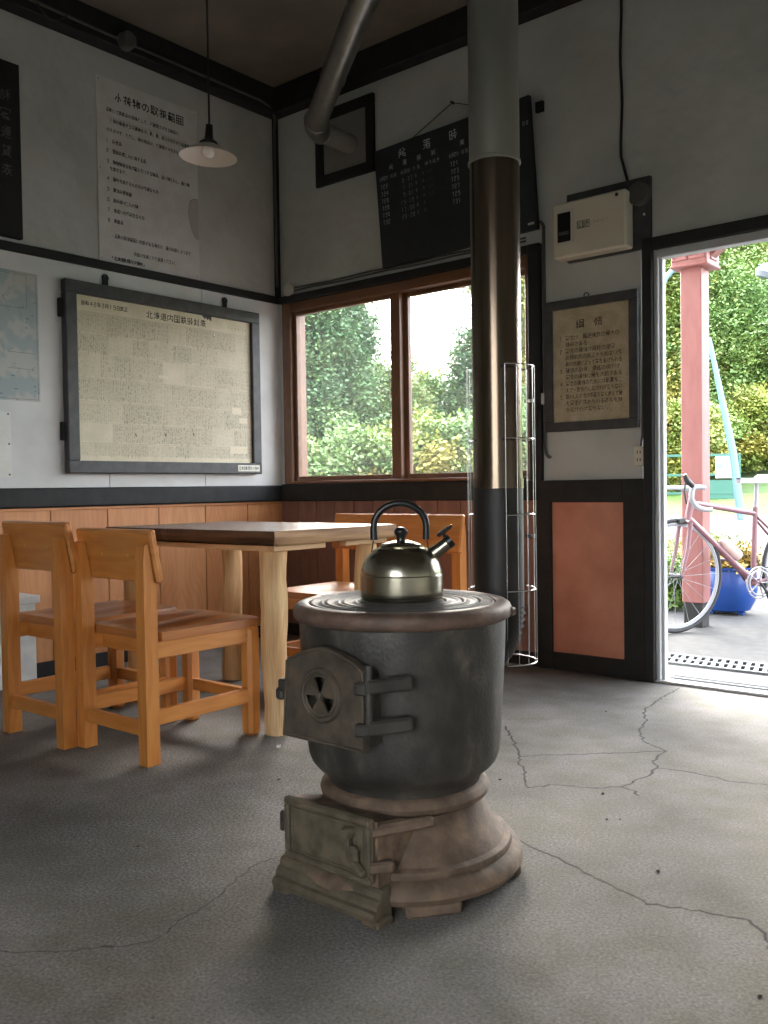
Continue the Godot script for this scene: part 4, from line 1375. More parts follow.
	frame_ring(st, Vector3(0, 0.146, 0.2645), Vector3.RIGHT, Vector3.UP, Vector3(0, 0, 1), 0.208, 0.096, 0.004, 0.005)
	obj("inner_moulding", st, M.iron_ash, ash)
	st = new_st()
	bx(st, Vector3(-0.132, 0.163, 0.256), Vector3(0.022, 0.028, 0.02), 0.005)
	bx(st, Vector3(-0.136, 0.146, 0.258), Vector3(0.012, 0.03, 0.016), 0.004)
	obj("latch", st, M.iron, ash)
	st = new_st()
	lathe(st, Transform3D(face, Vector3(0.068, 0.178, 0.262)), [Vector2(0.013, 0.0), Vector2(0.013, 0.016), Vector2(0.009, 0.022), Vector2(0.0, 0.023)], 14)
	bar(st, Vector3(0.068, 0.172, 0.270), Vector3(0.072, 0.135, 0.274), 0.016, 0.012, 0.003)
	bx(st, Vector3(0.078, 0.136, 0.270), Vector3(0.034, 0.034, 0.02), 0.007)
	bar(st, Vector3(0.082, 0.122, 0.274), Vector3(0.118, 0.104, 0.282), 0.02, 0.016, 0.005)
	obj("ash_handle", st, M.iron_ash, ash)
	st = new_st()
	bar(st, Vector3(0.108, 0.182, 0.262), Vector3(0.196, 0.196, 0.150), 0.018, 0.024, 0.006)
	obj("hinge", st, M.iron_base, ash)
	st = new_st()
	bar(st, Vector3(0.112, 0.112, 0.262), Vector3(0.150, 0.116, 0.225), 0.022, 0.024, 0.005)
	obj("hinge", st, M.iron_base, ash)

const PIPE := Vector3(2.752, 0, 1.844)

func build_flue() -> void:
	var t := thing("stove_flue", "tall grey and black stovepipe rising behind the stove", "flue pipe", PIPE)
	var id := Transform3D.IDENTITY
	var r := 0.0645
	# black lower pipe with ribbed elbow to the stove
	var st := new_st()
	lathe(st, id, [Vector2(r + 0.001, 0.565), Vector2(r + 0.001, 0.885)], 40)
	obj("black_pipe", st, M.flue_black, t, "matt black lower pipe")
	st = new_st()
	var pts := []
	var rad := []
	for i in 25:
		var a := deg_to_rad(90.0 * i / 24.0)
		pts.append(Vector3(0, 0.565 - 0.10 * sin(a), 0.10 * (1.0 - cos(a))))
		rad.append(r + (0.005 if i % 2 == 0 else -0.002))
	pts.append(Vector3(0, 0.465, 0.165))
	rad.append(r)
	tube(st, pts, rad, 28, false)
	obj("elbow", st, M.flue_black, t, "black ribbed elbow into the stove")
	# heat tinted middle length
	st = new_st()
	lathe(st, id, [Vector2(r + 0.003, 0.875), Vector2(r + 0.003, 0.90)], 40)
	obj("pipe_collar", st, M.flue_mid, t)
	st = new_st()
	lathe(st, id, [Vector2(r, 0.885), Vector2(r, 1.72)], 48)
	obj("polished_pipe", st, M.flue_mid, t, "polished heat tinted middle pipe")
	st = new_st()
	lathe(st, id, [Vector2(r + 0.001, 1.72), Vector2(r + 0.001, 2.865)], 48)
	lathe(st, id, [Vector2(r + 0.001, 1.715), Vector2(r + 0.004, 1.717), Vector2(r + 0.004, 1.723), Vector2(r + 0.001, 1.726)], 48)
	obj("grey_pipe", st, M.flue_upper, t, "dull grey upper pipe")
	# horizontal run to the wall
	var t2 := thing("overhead_flue", "thin silver flue pipe crossing under the ceiling to the wall plate", "flue pipe", PIPE)
	var e := Vector3(0.70, 2.772, 0.392) - PIPE
	var top := Vector3(0, 2.965, 0)
	var d := (e - top).normalized()
	st = new_st()
	var el := [Vector3(0, 2.855, 0)]
	el.append_array(bez(Vector3(0, 2.87, 0), top, top + d * 0.10, 8))
	tube(st, el, r, 28, false)
	obj("elbow", st, M.flue_thin, t2)
	var L := (e - top).length()
	var cuts := [0.08, 0.72, 1.36, 1.98, L - 0.075]
	for i in 4:
		st = new_st()
		var a: Vector3 = top + d * cuts[i]
		var b: Vector3 = top + d * (cuts[i + 1] + (0.03 if i < 3 else 0.0))
		var r0 := 0.0615 - 0.0015 * i
		tube(st, [a, a + d * 0.012, a + d * 0.03, b - d * 0.03, b - d * 0.02, b], [r0 + 0.004, r0 + 0.003, r0, r0, r0 + 0.004, r0 + 0.004], 28, false)
		obj("thin_pipe", st, M.flue_thin, t2)
	st = new_st()
	var wallp := Vector3(0.618, 2.815, 0.008) - PIPE
	var wd := (wallp - e).normalized()
	tube(st, bez(e - d * 0.085, e, e + wd * 0.085, 10), 0.061, 28, false)
	tube(st, circle_pts(e - d * 0.08, ring_frame(d)[0], ring_frame(d)[1], 0.062, 28), 0.004, 6, false, true)
	tube(st, circle_pts(e + wd * 0.08, ring_frame(wd)[0], ring_frame(wd)[1], 0.062, 28), 0.004, 6, false, true)
	obj("elbow", st, M.flue_thin, t2)
	st = new_st()
	tube(st, [e + wd * 0.07, wallp + Vector3(0, 0, 0.006)], 0.054, 28, false)
	obj("wall_pipe", st, M.plate_grey, t2)
	# wire guard
	var g := thing("pipe_guard", "slim chrome wire guard standing round the black stovepipe", "guard", PIPE)
	var gr := 0.088
	var c0 := Vector3(0.008, 0, -0.004)
	var gap := deg_to_rad(40)
	for y in [0.422, 0.612, 0.807, 1.002, 1.19]:
		st = new_st()
		tube(st, circle_pts(c0 + Vector3(0, y, 0), Vector3(0, 0, 1), Vector3(1, 0, 0), gr, 34, gap, TAU - gap), 0.0019, 6)
		obj("guard_ring", st, M.chrome, g)
	st = new_st()
	tube(st, [Vector3(0, 0.422, 0), Vector3(0, 1.19, 0)], 0.0008, 6)
	var wire := st.commit()
	for i in 15:
		var a := gap + (TAU - 2 * gap) * i / 14.0
		share("guard_wire", wire, M.chrome, g, Transform3D(Basis.IDENTITY, c0 + Vector3(sin(a) * gr, 0, cos(a) * gr)))
	for y in [1.1, 0.75]:
		st = new_st()
		bar(st, c0 + Vector3(0.06, y, -0.02), c0 + Vector3(gr, y, -0.02), 0.004, 0.01, 0.001)
		obj("spacer", st, M.chrome, g)
		st = new_st()
		bar(st, c0 + Vector3(-0.06, y, -0.02), c0 + Vector3(-gr, y, -0.02), 0.004, 0.01, 0.001)
		obj("spacer", st, M.chrome, g)

func build_kettle() -> void:
	var t := thing("whistling_kettle", "stainless steel whistling kettle with black arched handle on stove", "kettle", Vector3(2.734, 0.6215, 2.231))
	var id := Transform3D.IDENTITY
	# the spout points to the right of the handle's plane
	t.rotation.y = deg_to_rad(40.0)
	var st := new_st()
	lathe(st, id, [Vector2(0.0, 0.001), Vector2(0.088, 0.001), Vector2(0.0925, 0.003), Vector2(0.0955, 0.008), Vector2(0.096, 0.020), Vector2(0.096, 0.058), Vector2(0.0945, 0.0605), Vector2(0.0945, 0.062), Vector2(0.0933, 0.070), Vector2(0.0895, 0.083), Vector2(0.083, 0.096), Vector2(0.073, 0.108), Vector2(0.060, 0.118), Vector2(0.048, 0.1235), Vector2(0.0, 0.125)], 72, 30.0)
	obj("body", st, M.kettle, t)
	st = new_st()
	lathe(st, id, [Vector2(0.050, 0.122), Vector2(0.051, 0.125), Vector2(0.045, 0.129), Vector2(0.030, 0.134), Vector2(0.014, 0.137), Vector2(0.0, 0.1375)], 40, 40.0)
	var lid := obj("lid", st, M.kettle, t)
	st = new_st()
	lathe(st, id, [Vector2(0.012, 0.135), Vector2(0.0105, 0.142), Vector2(0.012, 0.148), Vector2(0.0155, 0.153), Vector2(0.0158, 0.159), Vector2(0.012, 0.165), Vector2(0.005, 0.168), Vector2(0.0, 0.1685)], 24, 60.0)
	obj("lid_knob", st, M.black_plastic, lid)
	# handle in the xy plane
	st = new_st()
	var pts := [Vector3(-0.0625, 0.139, 0)]
	for i in 21:
		var a := PI - PI * i / 20.0
		pts.append(Vector3(0.061 * cos(a) - 0.002, 0.168 + 0.055 * sin(a), 0))
	pts.append(Vector3(0.0585, 0.139, 0))
	var rad := []
	for i in pts.size(): rad.append(0.0088 if i in [0, pts.size() - 1] else 0.0082)
	tube(st, pts, rad, 14)
	obj("handle", st, M.black_plastic, t)
	for s in [-1.0, 1.0]:
		st = new_st()
		tube(st, [Vector3(0.0605 * s - 0.002, 0.145, 0), Vector3(0.067 * s - 0.002, 0.108, 0)], 0.0016, 6)
		obj("handle_bracket", st, M.dark_cable, t)
	# spout with whistle
	st = new_st()
	tube(st, [Vector3(0.066, 0.098, 0), Vector3(0.098, 0.122, 0), Vector3(0.112, 0.1325, 0)], [0.017, 0.0145, 0.0135], 20)
	var sp := obj("spout", st, M.kettle, t)
	st = new_st()
	tube(st, [Vector3(0.106, 0.128, 0), Vector3(0.117, 0.1365, 0)], [0.0155, 0.0155], 20)
	obj("spout_cap", st, M.black_plastic, sp)
	st = new_st()
	bar(st, Vector3(0.100, 0.143, 0), Vector3(0.103, 0.150, 0), 0.012, 0.010, 0.002)
	bar(st, Vector3(0.084, 0.146, 0), Vector3(0.112, 0.166, 0), 0.014, 0.010, 0.003)
	bar(st, Vector3(0.110, 0.160, 0), Vector3(0.118, 0.172, 0), 0.012, 0.006, 0.002)
	obj("whistle_lever", st, M.black_plastic, sp)

# ---------------------------------------------------------------- furniture
func make_seat(called: String, label: String, category: String, w: float, at: Vector3, turn: float, group: String) -> Node3D:
	# a chair (or bench) seen along -z: sitter faces -z, rear posts at +z
	var t := thing(called, label, category, at, turn, group)
	var hw := w * 0.5
	var st: SurfaceTool
	for s in [-1.0, 1.0]:
		st = new_st()
		var x0: float = s * (hw - 0.0225) - 0.0225
		var zy := Transform3D(Basis(Vector3(0, 0, 1), Vector3(0, 1, 0), Vector3(-1, 0, 0)), Vector3(x0 + 0.045, 0, 0))
		prism(st, zy, [Vector2(0.206, 0.0), Vector2(0.256, 0.0), Vector2(0.256, 0.66), Vector2(0.250, 0.708), Vector2(0.238, 0.712), Vector2(0.2145, 0.590), Vector2(0.206, 0.585)], 0.045, true)
		obj("rear_leg", st, M.chair, t)
		st = new_st()
		bx(st, Vector3(s * (hw - 0.032), 0.197, -0.212), Vector3(0.056, 0.394, 0.056), 0.012)
		obj("front_leg", st, M.chair, t)
		st = new_st()
		bb(st, Vector3(s * (hw - 0.012), 0.338, -0.186), Vector3(s * (hw - 0.036), 0.394, 0.208), 0.003)
		obj("side_rail", st, M.chair, t)
		st = new_st()
		bb(st, Vector3(s * (hw - 0.012), 0.122, -0.186), Vector3(s * (hw - 0.036), 0.172, 0.208), 0.003)
		obj("side_stretcher", st, M.chair, t)
	st = new_st()
	bb(st, Vector3(-hw + 0.045, 0.09, 0.222), Vector3(hw - 0.045, 0.136, 0.246), 0.003)
	obj("rear_stretcher", st, M.chair, t)
	st = new_st()
	bb(st, Vector3(-hw + 0.055, 0.122, -0.222), Vector3(hw - 0.055, 0.165, -0.200), 0.003)
	obj("front_stretcher", st, M.chair, t)
	st = new_st()
	bb(st, Vector3(-hw + 0.036, 0.338, 0.15), Vector3(hw - 0.036, 0.394, 0.172), 0.003)
	obj("rear_rail", st, M.chair, t)
	st = new_st()
	bb(st, Vector3(-hw + 0.055, 0.338, -0.226), Vector3(hw - 0.055, 0.394, -0.204), 0.003)
	obj("front_rail", st, M.chair, t)
	# scooped seat
	st = new_st()
	var nx := 18
	var nzz := 16
	var z0 := -0.252
	var z1 := 0.205
	var sx := hw - 0.004
	var P := func(i: int, j: int) -> Vector3:
		var a := -1.0 + 2.0 * i / nx
		var b := float(j) / nzz
		var corner := 0.018 * maxf(0.0, absf(a) - 0.75) * 4.0
		var z := lerpf(z0, z1, b)
		if j == 0: z += corner
		if j == nzz: z -= corner
		var dip := 0.0
		if j > 0 and j < nzz and i > 0 and i < nx:
			var thigh := exp(-pow((absf(a) - 0.42) / 0.24, 2.0))
			dip = 0.011 * thigh * smoothstep(0.05, 0.35, b) * (1.0 - smoothstep(0.78, 0.97, b)) + 0.007 * exp(-pow(a / 0.75, 4.0)) * smoothstep(0.3, 0.6, b) * (1.0 - smoothstep(0.84, 0.97, b))
			dip += 0.004 * (1.0 - smoothstep(0.0, 0.12, b))
		else: dip = 0.003
		return Vector3(a * sx, 0.4265 - dip, z)
	for i in nx:
		for j in nzz:
			var q := [P.call(i, j), P.call(i + 1, j), P.call(i + 1, j + 1), P.call(i, j + 1)]
			var uv := []
			for v in q: uv.append(Vector2(v.z + 3.0, v.x * 1.0 + 2.0))
			var nn := []
			for k in 4:
				var ii: int = i + [0, 1, 1, 0][k]
				var jj: int = j + [0, 0, 1, 1][k]
				var dx: Vector3 = P.call(mini(ii + 1, nx), jj) - P.call(maxi(ii - 1, 0), jj)
				var dz: Vector3 = P.call(ii, mini(jj + 1, nzz)) - P.call(ii, maxi(jj - 1, 0))
				nn.append(dz.cross(dx).normalized())
			tri(st, [q[0], q[1], q[2]], [nn[0], nn[1], nn[2]], [uv[0], uv[1], uv[2]])
			tri(st, [q[0], q[2], q[3]], [nn[0], nn[2], nn[3]], [uv[0], uv[2], uv[3]])
	var rim := []
	for i in nx: rim.append(P.call(i, 0))
	for j in nzz: rim.append(P.call(nx, j))
	for i in nx: rim.append(P.call(nx - i, nzz))
	for j in nzz: rim.append(P.call(0, nzz - j))
	var low := []
	for v in rim: low.append(Vector3(v.x * 0.985, 0.394, v.z * 0.985 + 0.0))
	for i in rim.size():
		var j := (i + 1) % rim.size()
		var nn: Vector3 = (rim[j] - rim[i]).cross(Vector3.UP).normalized()
		if nn.dot(rim[i] - Vector3(0, rim[i].y, -0.02)) < 0: nn = -nn
		quad(st, rim[i], rim[j], low[j], low[i], nn, Vector2(i * 0.025, 0), Vector2(i * 0.025 + 0.025, 0), Vector2(i * 0.025 + 0.025, 0.03), Vector2(i * 0.025, 0.03))
		tri(st, [low[i], low[j], Vector3(0, 0.394, -0.02)], [Vector3.DOWN, Vector3.DOWN, Vector3.DOWN], [Vector2(0, 0), Vector2(0.02, 0), Vector2(0, 0.2)])
	obj("seat", st, M.chair_seat, t)
	# leaning back board
	st = new_st()
	bx(st, Vector3(0, 0.672, 0.2125), Vector3(w + 0.024, 0.174, 0.026), 0.006, Basis(Vector3.RIGHT, deg_to_rad(10.5)))
	obj("backrest", st, M.chair, t)
	for s in [-1.0, 1.0]:
		st = new_st()
		lathe(st, Transform3D(Basis(Vector3(1, 0, 0), Vector3(0, 0, 1), Vector3(0, -1, 0)), Vector3(s * (hw * 0.36), 0.672, 0.224)), [Vector2(0.0055, 0), Vector2(0.005, 0.0025), Vector2(0, 0.003)], 10)
		obj("dowel_plug", st, M.batten, t)
	return t

func build_chairs() -> void:
	var g := "wooden chairs drawn up to the table"
	var a := make_seat("wooden_chair", "varnished pine chair pushed in next to the table's thick log leg", "chair", 0.405, Vector3(1.421, 0, 1.90), 0.0, g)
	copy_of(a, "varnished pine chair standing between the white bench and the other pine chair", Vector3(1.018, 0, 1.958), deg_to_rad(0.8)).scale = Vector3(1.0, 1.03, 1.0)
	make_seat("wooden_bench", "wide varnished pine bench with board back between table and window wall", "bench", 0.75, Vector3(1.36, 0, 0.785), PI, "")
	# white bench along the poster wall
	var t := thing("white_bench", "white painted bench along the plank wainscot, beside the pine chairs", "bench", Vector3(0.19, 0, 2.375))
	var st := new_st()
	bb(st, Vector3(-0.16, 0.40, -0.58), Vector3(0.16, 0.435, 0.7), 0.004)
	obj("bench_top", st, M.white_paint, t)
	st = new_st()
	bb(st, Vector3(0.12, 0.30, -0.565), Vector3(0.145, 0.40, 0.68), 0.003)
	bb(st, Vector3(-0.145, 0.30, -0.565), Vector3(-0.12, 0.40, 0.68), 0.003)
	bb(st, Vector3(-0.12, 0.30, -0.565), Vector3(0.12, 0.40, -0.54), 0.003)
	obj("apron", st, M.white_paint, t)
	for z in [-0.52, 0.62]:
		for x in [-0.1, 0.1]:
			st = new_st()
			bb(st, Vector3(x - 0.045, 0, z - 0.045), Vector3(x + 0.045, 0.30, z + 0.045), 0.004)
			obj("leg", st, M.white_paint, t)

func build_table() -> void:
	var t := thing("log_table", "thick slab table with dark glossy top and peeled log legs", "table", Vector3(1.23, 0, 1.35))
	# slab outline, wavy along the long sides
	var front := []
	var back := []
	var n := 22
	for i in n + 1:
		var x := lerpf(-0.515, 0.50, float(i) / n)
		front.append(Vector2(x, 0.345 + 0.012 * nz.get_noise_1d(i * 0.31 + 2.0)))
		back.append(Vector2(x + 0.03, -0.300 + 0.022 * nz.get_noise_1d(i * 0.27 + 31.0)))
	var rows := [[0.735, 0.0], [0.733, 0.004], [0.71, 0.003], [0.69, -0.008], [0.683, -0.018]]
	var outline := []
	for p in front: outline.append(p)
	for i in range(n, -1, -1): outline.append(back[i])
	var st := new_st()
	var pk := PackedVector2Array(outline)
	var idx := Geometry2D.triangulate_polygon(pk)
	for i in range(0, idx.size(), 3):
		var P := []
		var B := []
		var Uv := []
		for k in 3:
			var q := pk[idx[i + k]]
			P.append(Vector3(q.x, 0.735, q.y))
			B.append(Vector3(q.x, 0.683, q.y))
			Uv.append(Vector2(q.x, q.y) + Vector2(3.1, 2.0))
		tri(st, P, [Vector3.UP, Vector3.UP, Vector3.UP], Uv)
		tri(st, B, [Vector3.DOWN, Vector3.DOWN, Vector3.DOWN], Uv)
	obj("table_top", st, M.table_top, t, "dark glossy slab top")
	# edges: live edge on the long sides, sawn ends
	for part in [["live_edge", front, 1.0], ["live_edge", back, -1.0], ["sawn_end", [front[n], back[n]], 0.0], ["sawn_end", [front[0], back[0]], 0.0]]:
		st = new_st()
		var line: Array = part[1]
		for i in line.size() - 1:
			for r in rows.size() - 1:
				var a: Vector2 = line[i]
				var b: Vector2 = line[i + 1]
				var d := (b - a).normalized()
				var nr := Vector2(d.y, -d.x)
				if nr.dot((a + b) * 0.5 - Vector2(0, 0.02)) < 0: nr = -nr
				var ra: Array = rows[r]
				var rb: Array = rows[r + 1]
				var k := 1.0 if part[2] != 0.0 else 0.3
				var A := Vector3(a.x + nr.x * ra[1] * k, ra[0], a.y + nr.y * ra[1] * k)
				var Bq := Vector3(b.x + nr.x * ra[1] * k, ra[0], b.y + nr.y * ra[1] * k)
				var C := Vector3(b.x + nr.x * rb[1] * k, rb[0], b.y + nr.y * rb[1] * k)
				var D := Vector3(a.x + nr.x * rb[1] * k, rb[0], a.y + nr.y * rb[1] * k)
				var nn := (Bq - A).cross(D - A).normalized()
				if nn.dot(Vector3(nr.x, 0, nr.y)) < 0: nn = -nn
				var u := i * 0.05
				var L := (b - a).length()
				quad(st, A, Bq, C, D, nn, Vector2(u, ra[0] * 2.0), Vector2(u + L, ra[0] * 2.0), Vector2(u + L, rb[0] * 2.0), Vector2(u, rb[0] * 2.0))
		obj(part[0], st, M.table_edge if part[2] != 0.0 else M.table_end, t)
	# battens under the sawn ends and the front
	for b in [[Vector3(0.455, 0.662, 0.07), Vector3(0.492, 0.683, 0.335)], [Vector3(0.455, 0.662, -0.285), Vector3(0.492, 0.683, -0.04)], [Vector3(-0.49, 0.662, -0.27), Vector3(-0.455, 0.683, 0.32)], [Vector3(-0.2, 0.662, 0.292), Vector3(0.455, 0.683, 0.33)]]:
		st = new_st()
		bb(st, b[0], b[1], 0.003)
		obj("batten", st, M.batten, t)
	# peeled log legs
	var k2 := 0
	for l in [[0.425, 0.275, 0.046, 0.050], [-0.42, 0.268, 0.044, 0.05], [-0.43, -0.26, 0.052, 0.045], [0.43, -0.225, 0.044, 0.042]]:
		st = new_st()
		var pts := []
		var rad := []
		for i in 13:
			var y := 0.664 * i / 12.0
			var v := float(i) / 12.0
			pts.append(Vector3(l[0] + 0.008 * nz.get_noise_2d(v * 2.0, k2 * 7.0), y, l[1] + 0.008 * nz.get_noise_2d(v * 2.0, k2 * 7.0 + 50.0)))
			rad.append(lerpf(l[2], l[3], v) + 0.004 * nz.get_noise_2d(v * 5.0, k2 * 3.0))
		rad[0] -= 0.003
		tube(st, pts, rad, 20)
		obj("leg", st, M.log, t)
		k2 += 1

func build_pendant() -> void:
	var t := thing("pendant_lamp", "unlit pendant lamp with flat milk glass shade on long cord", "lamp", Vector3(1.124, 2.236, 1.449))
	t.rotation = Vector3(deg_to_rad(-2.0), 0, deg_to_rad(-2.5))
	var id := Transform3D.IDENTITY
	var st := new_st()
	lathe(st, id, [Vector2(0.116, 0.0), Vector2(0.117, 0.002), Vector2(0.085, 0.024), Vector2(0.055, 0.040), Vector2(0.036, 0.050), Vector2(0.028, 0.056), Vector2(0.024, 0.056), Vector2(0.034, 0.047), Vector2(0.054, 0.037), Vector2(0.084, 0.021), Vector2(0.116, 0.0)], 48, 50.0)
	obj("lamp_shade", st, M.shade, t)
	st = new_st()
	lathe(st, id, [Vector2(0.0, -0.004), Vector2(0.012, -0.002), Vector2(0.022, 0.006), Vector2(0.027, 0.018), Vector2(0.024, 0.032), Vector2(0.016, 0.046), Vector2(0.014, 0.056), Vector2(0.0, 0.058)], 24, 60.0)
	obj("bulb", st, M.bulb, t)
	st = new_st()
	lathe(st, id, [Vector2(0.036, 0.048), Vector2(0.038, 0.058), Vector2(0.030, 0.066), Vector2(0.019, 0.072), Vector2(0.016, 0.10), Vector2(0.0145, 0.13), Vector2(0.006, 0.134)], 24, 50.0)
	obj("lamp_holder", st, M.black_plastic, t)
	st = new_st()
	var up := t.transform.basis.inverse() * Vector3.UP
	tube(st, [Vector3(0, 0.128, 0), Vector3(0, 0.128, 0) + up * 0.45, Vector3(0, 0.128, 0) + up * 0.87], 0.0042, 8)
	obj("cord", st, M.dark_cable, t)
	st = new_st()
	lathe(st, Transform3D(t.transform.basis.inverse(), Vector3(0, 0.128, 0) + up * 0.86), [Vector2(0.006, 0), Vector2(0.03, 0.012), Vector2(0.04, 0.04), Vector2(0, 0.04)], 20)
	obj("ceiling_rose", st, M.black_plastic, t)

func build_floor_litter() -> void:
	var k := 0
	for p in [[2.047, 1.985, 0], [2.147, 2.558, 0], [2.459, 0.64, 0], [2.578, 1.581, 0], [2.977, 1.688, 0], [3.004, 1.667, 0], [2.877, 1.509, 0], [3.213, 1.913, 0], [3.555, 2.289, 0]]:
		var st := new_st()
		var prof := []
		for i in 5: prof.append(Vector2(0.0042 * sin(PI * i / 4.0) + 0.0001, 0.0025 * (1.0 - cos(PI * i / 4.0))))
		lathe(st, Transform3D(Basis.IDENTITY.scaled(Vector3(1.0 + 0.4 * sin(k), 1, 0.8 + 0.3 * cos(k * 2.0))), Vector3.ZERO), prof, 7, 60.0)
		var o := obj("pebble", st, M.bark)
		o.position = Vector3(p[0], 0.0, p[1])
		o.rotation.y = k * 1.3
		tag(o, "tiny dark crumb of dirt on the concrete floor", "crumb", "crumbs on the floor")
		k += 1
	var st2 := new_st()
	sheet(st2, Vector3(0, 0, 0), Vector3(0, 0, 0.03), Vector3(0.014, 0, 0), 0.0006, 4, 2, 0.008, 3.3)
	var s := obj("paper_scrap", st2, M.white_paint)
	s.position = Vector3(1.775, 0.0, 1.735)
	s.rotation.y = 0.7
	tag(s, "small white paper scrap on concrete by the log leg", "scrap")

# ---------------------------------------------------------------- forecourt, bicycle and trees
const GROUND := [[-0.62, 0.0], [-3.6, 0.0], [-6.0, 0.3], [-9.0, 0.42], [-12.0, 0.7], [-40.0, 6.0]]

func strip(called: String, i: int, mat: Material, label: String, category: String) -> void:
	var a: Array = GROUND[i]
	var b: Array = GROUND[i + 1]
	var st := new_st()
	var n := Vector3(0, 1, -(b[1] - a[1]) / (a[0] - b[0]) * -1.0).normalized()
	n = Vector3(0, a[0] - b[0], b[1] - a[1]).normalized()
	quad(st, Vector3(-40, a[1], a[0]), Vector3(22, a[1], a[0]), Vector3(22, b[1], b[0]), Vector3(-40, b[1], b[0]), n)
	quad(st, Vector3(-40, a[1] - 0.3, a[0]), Vector3(22, a[1] - 0.3, a[0]), Vector3(22, b[1] - 0.3, b[0]), Vector3(-40, b[1] - 0.3, b[0]), -n)
	if i == 0:
		for x in [[-40.0, 2.0], [4.4, 22.0]]: bb(st, Vector3(x[0], -0.3, -0.62), Vector3(x[1], 0.0, -0.14), 0.0)
	struct(called, st, mat, label, category)

func leaf_cluster(size: float) -> Mesh:
	var st := new_st()
	var r := RandomNumberGenerator.new()
	r.seed = 4
	for k in 10:
		var d := Vector3(r.randf_range(-1, 1), r.randf_range(-0.5, 0.7), r.randf_range(-1, 1)).normalized()
		var s := d.cross(Vector3(r.randf_range(-1, 1), 1.0, r.randf_range(-1, 1)).normalized()).normalized()
		var n := s.cross(d).normalized()
		if n.y < 0: n = -n
		var o := d * size * 0.35 + Vector3(r.randf_range(-1, 1), r.randf_range(-1, 1), r.randf_range(-1, 1)) * size * 1.5
		var a := o
		var b := o + d * size * 0.5 + s * size * 0.3 - n * size * 0.05
		var c := o + d * size
		var e := o + d * size * 0.5 - s * size * 0.3 - n * size * 0.05
		st.set_color(Color.WHITE)
		tri(st, [a, b, c], [n, n, n], [Vector2.ZERO, Vector2.ZERO, Vector2.ZERO])
		tri(st, [a, c, e], [n, n, n], [Vector2.ZERO, Vector2.ZERO, Vector2.ZERO])
	return st.commit()

const TINTS := [
	[[100, 140, 88], [122, 160, 100], [142, 176, 108], [112, 152, 104]],
	[[138, 176, 92], [156, 192, 106], [174, 200, 112], [146, 184, 106], [190, 198, 106]],
	[[166, 186, 84], [190, 196, 92], [150, 180, 86], [208, 196, 92], [176, 186, 92]],
]

func foliage(parent: Node, mesh: Mesh, centre: Vector3, half: Vector3, count: int, clumps: int, tints: Array, seed_: int) -> void:
	var r := RandomNumberGenerator.new()
	r.seed = seed_
	var mm := MultiMesh.new()
	mm.transform_format = MultiMesh.TRANSFORM_3D
	mm.use_colors = true
	mm.mesh = mesh
	mm.instance_count = count
	var cs := []
	for k in clumps:
		var d := Vector3(r.randfn(), r.randfn(), r.randfn()).normalized()
		var rad := pow(r.randf(), 0.45)
		var tint: Array = tints[r.randi() % tints.size()]
		cs.append([d * rad, r.randf_range(0.16, 0.30), tint])
	for i in count:
		var c: Array = cs[i % clumps]
		var p: Vector3 = c[0] + Vector3(r.randfn(), r.randfn() * 0.75, r.randfn()) * c[1] * 0.55
		var q := centre + p * half
		var b := Basis.from_euler(Vector3(r.randf_range(-0.5, 0.5), r.randf() * TAU, r.randf_range(-0.5, 0.5))).scaled(Vector3.ONE * r.randf_range(0.75, 1.3))
		mm.set_instance_transform(i, Transform3D(b, q))
		var j := r.randf_range(0.88, 1.12) * 0.7
		mm.set_instance_color(i, Color(c[2][0] / 255.0 * j, c[2][1] / 255.0 * j, c[2][2] / 255.0 * j).srgb_to_linear())
	var mi := MultiMeshInstance3D.new()
	mi.multimesh = mm
	mi.material_override = M.leaf
	mi.name = "foliage"
	mi.set_meta("kind", "stuff")
	parent.add_child(mi, true)

func make_tree(a: Array, mesh: Mesh, seed_: int) -> void:
	var tall: bool = a[3] > 2.2
	var kind: int = a[5]
	var where := "beyond the entrance" if a[0] > -6.7 and a[2] < -11.5 else "outside the window"
	var words: Array = ["dark green", "fresh green", "yellowing green"]
	var t := thing("broadleaf_tree" if tall else "leafy_shrub", "%s leafy %s growing %s" % [words[kind], "tree" if tall else "shrub", where], "tree" if tall else "shrub", Vector3(a[0], a[1] - 0.05, a[2]), 0.0, "%s leafy %s %s" % [words[kind], "trees" if tall else "shrubs", where])
	var h: float = a[3]
	var w: float = a[4]
	var st := new_st()
	var r := RandomNumberGenerator.new()
	r.seed = seed_
	var top := h * 0.75
	tube(st, [Vector3.ZERO, Vector3(0.08, top * 0.5, 0.05), Vector3(-0.05, top, 0.0)], [0.045 * h * 0.6 + 0.03, 0.03 * h * 0.5 + 0.02, 0.02], 8)
	for k in 6:
		var y := top * r.randf_range(0.35, 0.8)
		var d := Vector3(cos(k * 1.1), r.randf_range(0.4, 0.9), sin(k * 1.1)).normalized()
		tube(st, [Vector3(0.03, y, 0.02), Vector3(0.03, y, 0.02) + d * w * 0.35, Vector3(0.03, y, 0.02) + d * w * 0.35 + (d + Vector3.UP * 0.4) * w * 0.3], [0.018 * h * 0.6 + 0.01, 0.02, 0.008], 6)
	obj("trunk", st, M.bark, t)
	var low := 0.02 * h
	var half := Vector3(w, (h - low) * 0.5, w)
	foliage(t, mesh, Vector3(0, low + half.y, 0), half, int(3500 + 1700.0 * w * h * 0.5) if tall else 5200, 110 if tall else 50, TINTS[kind], seed_)

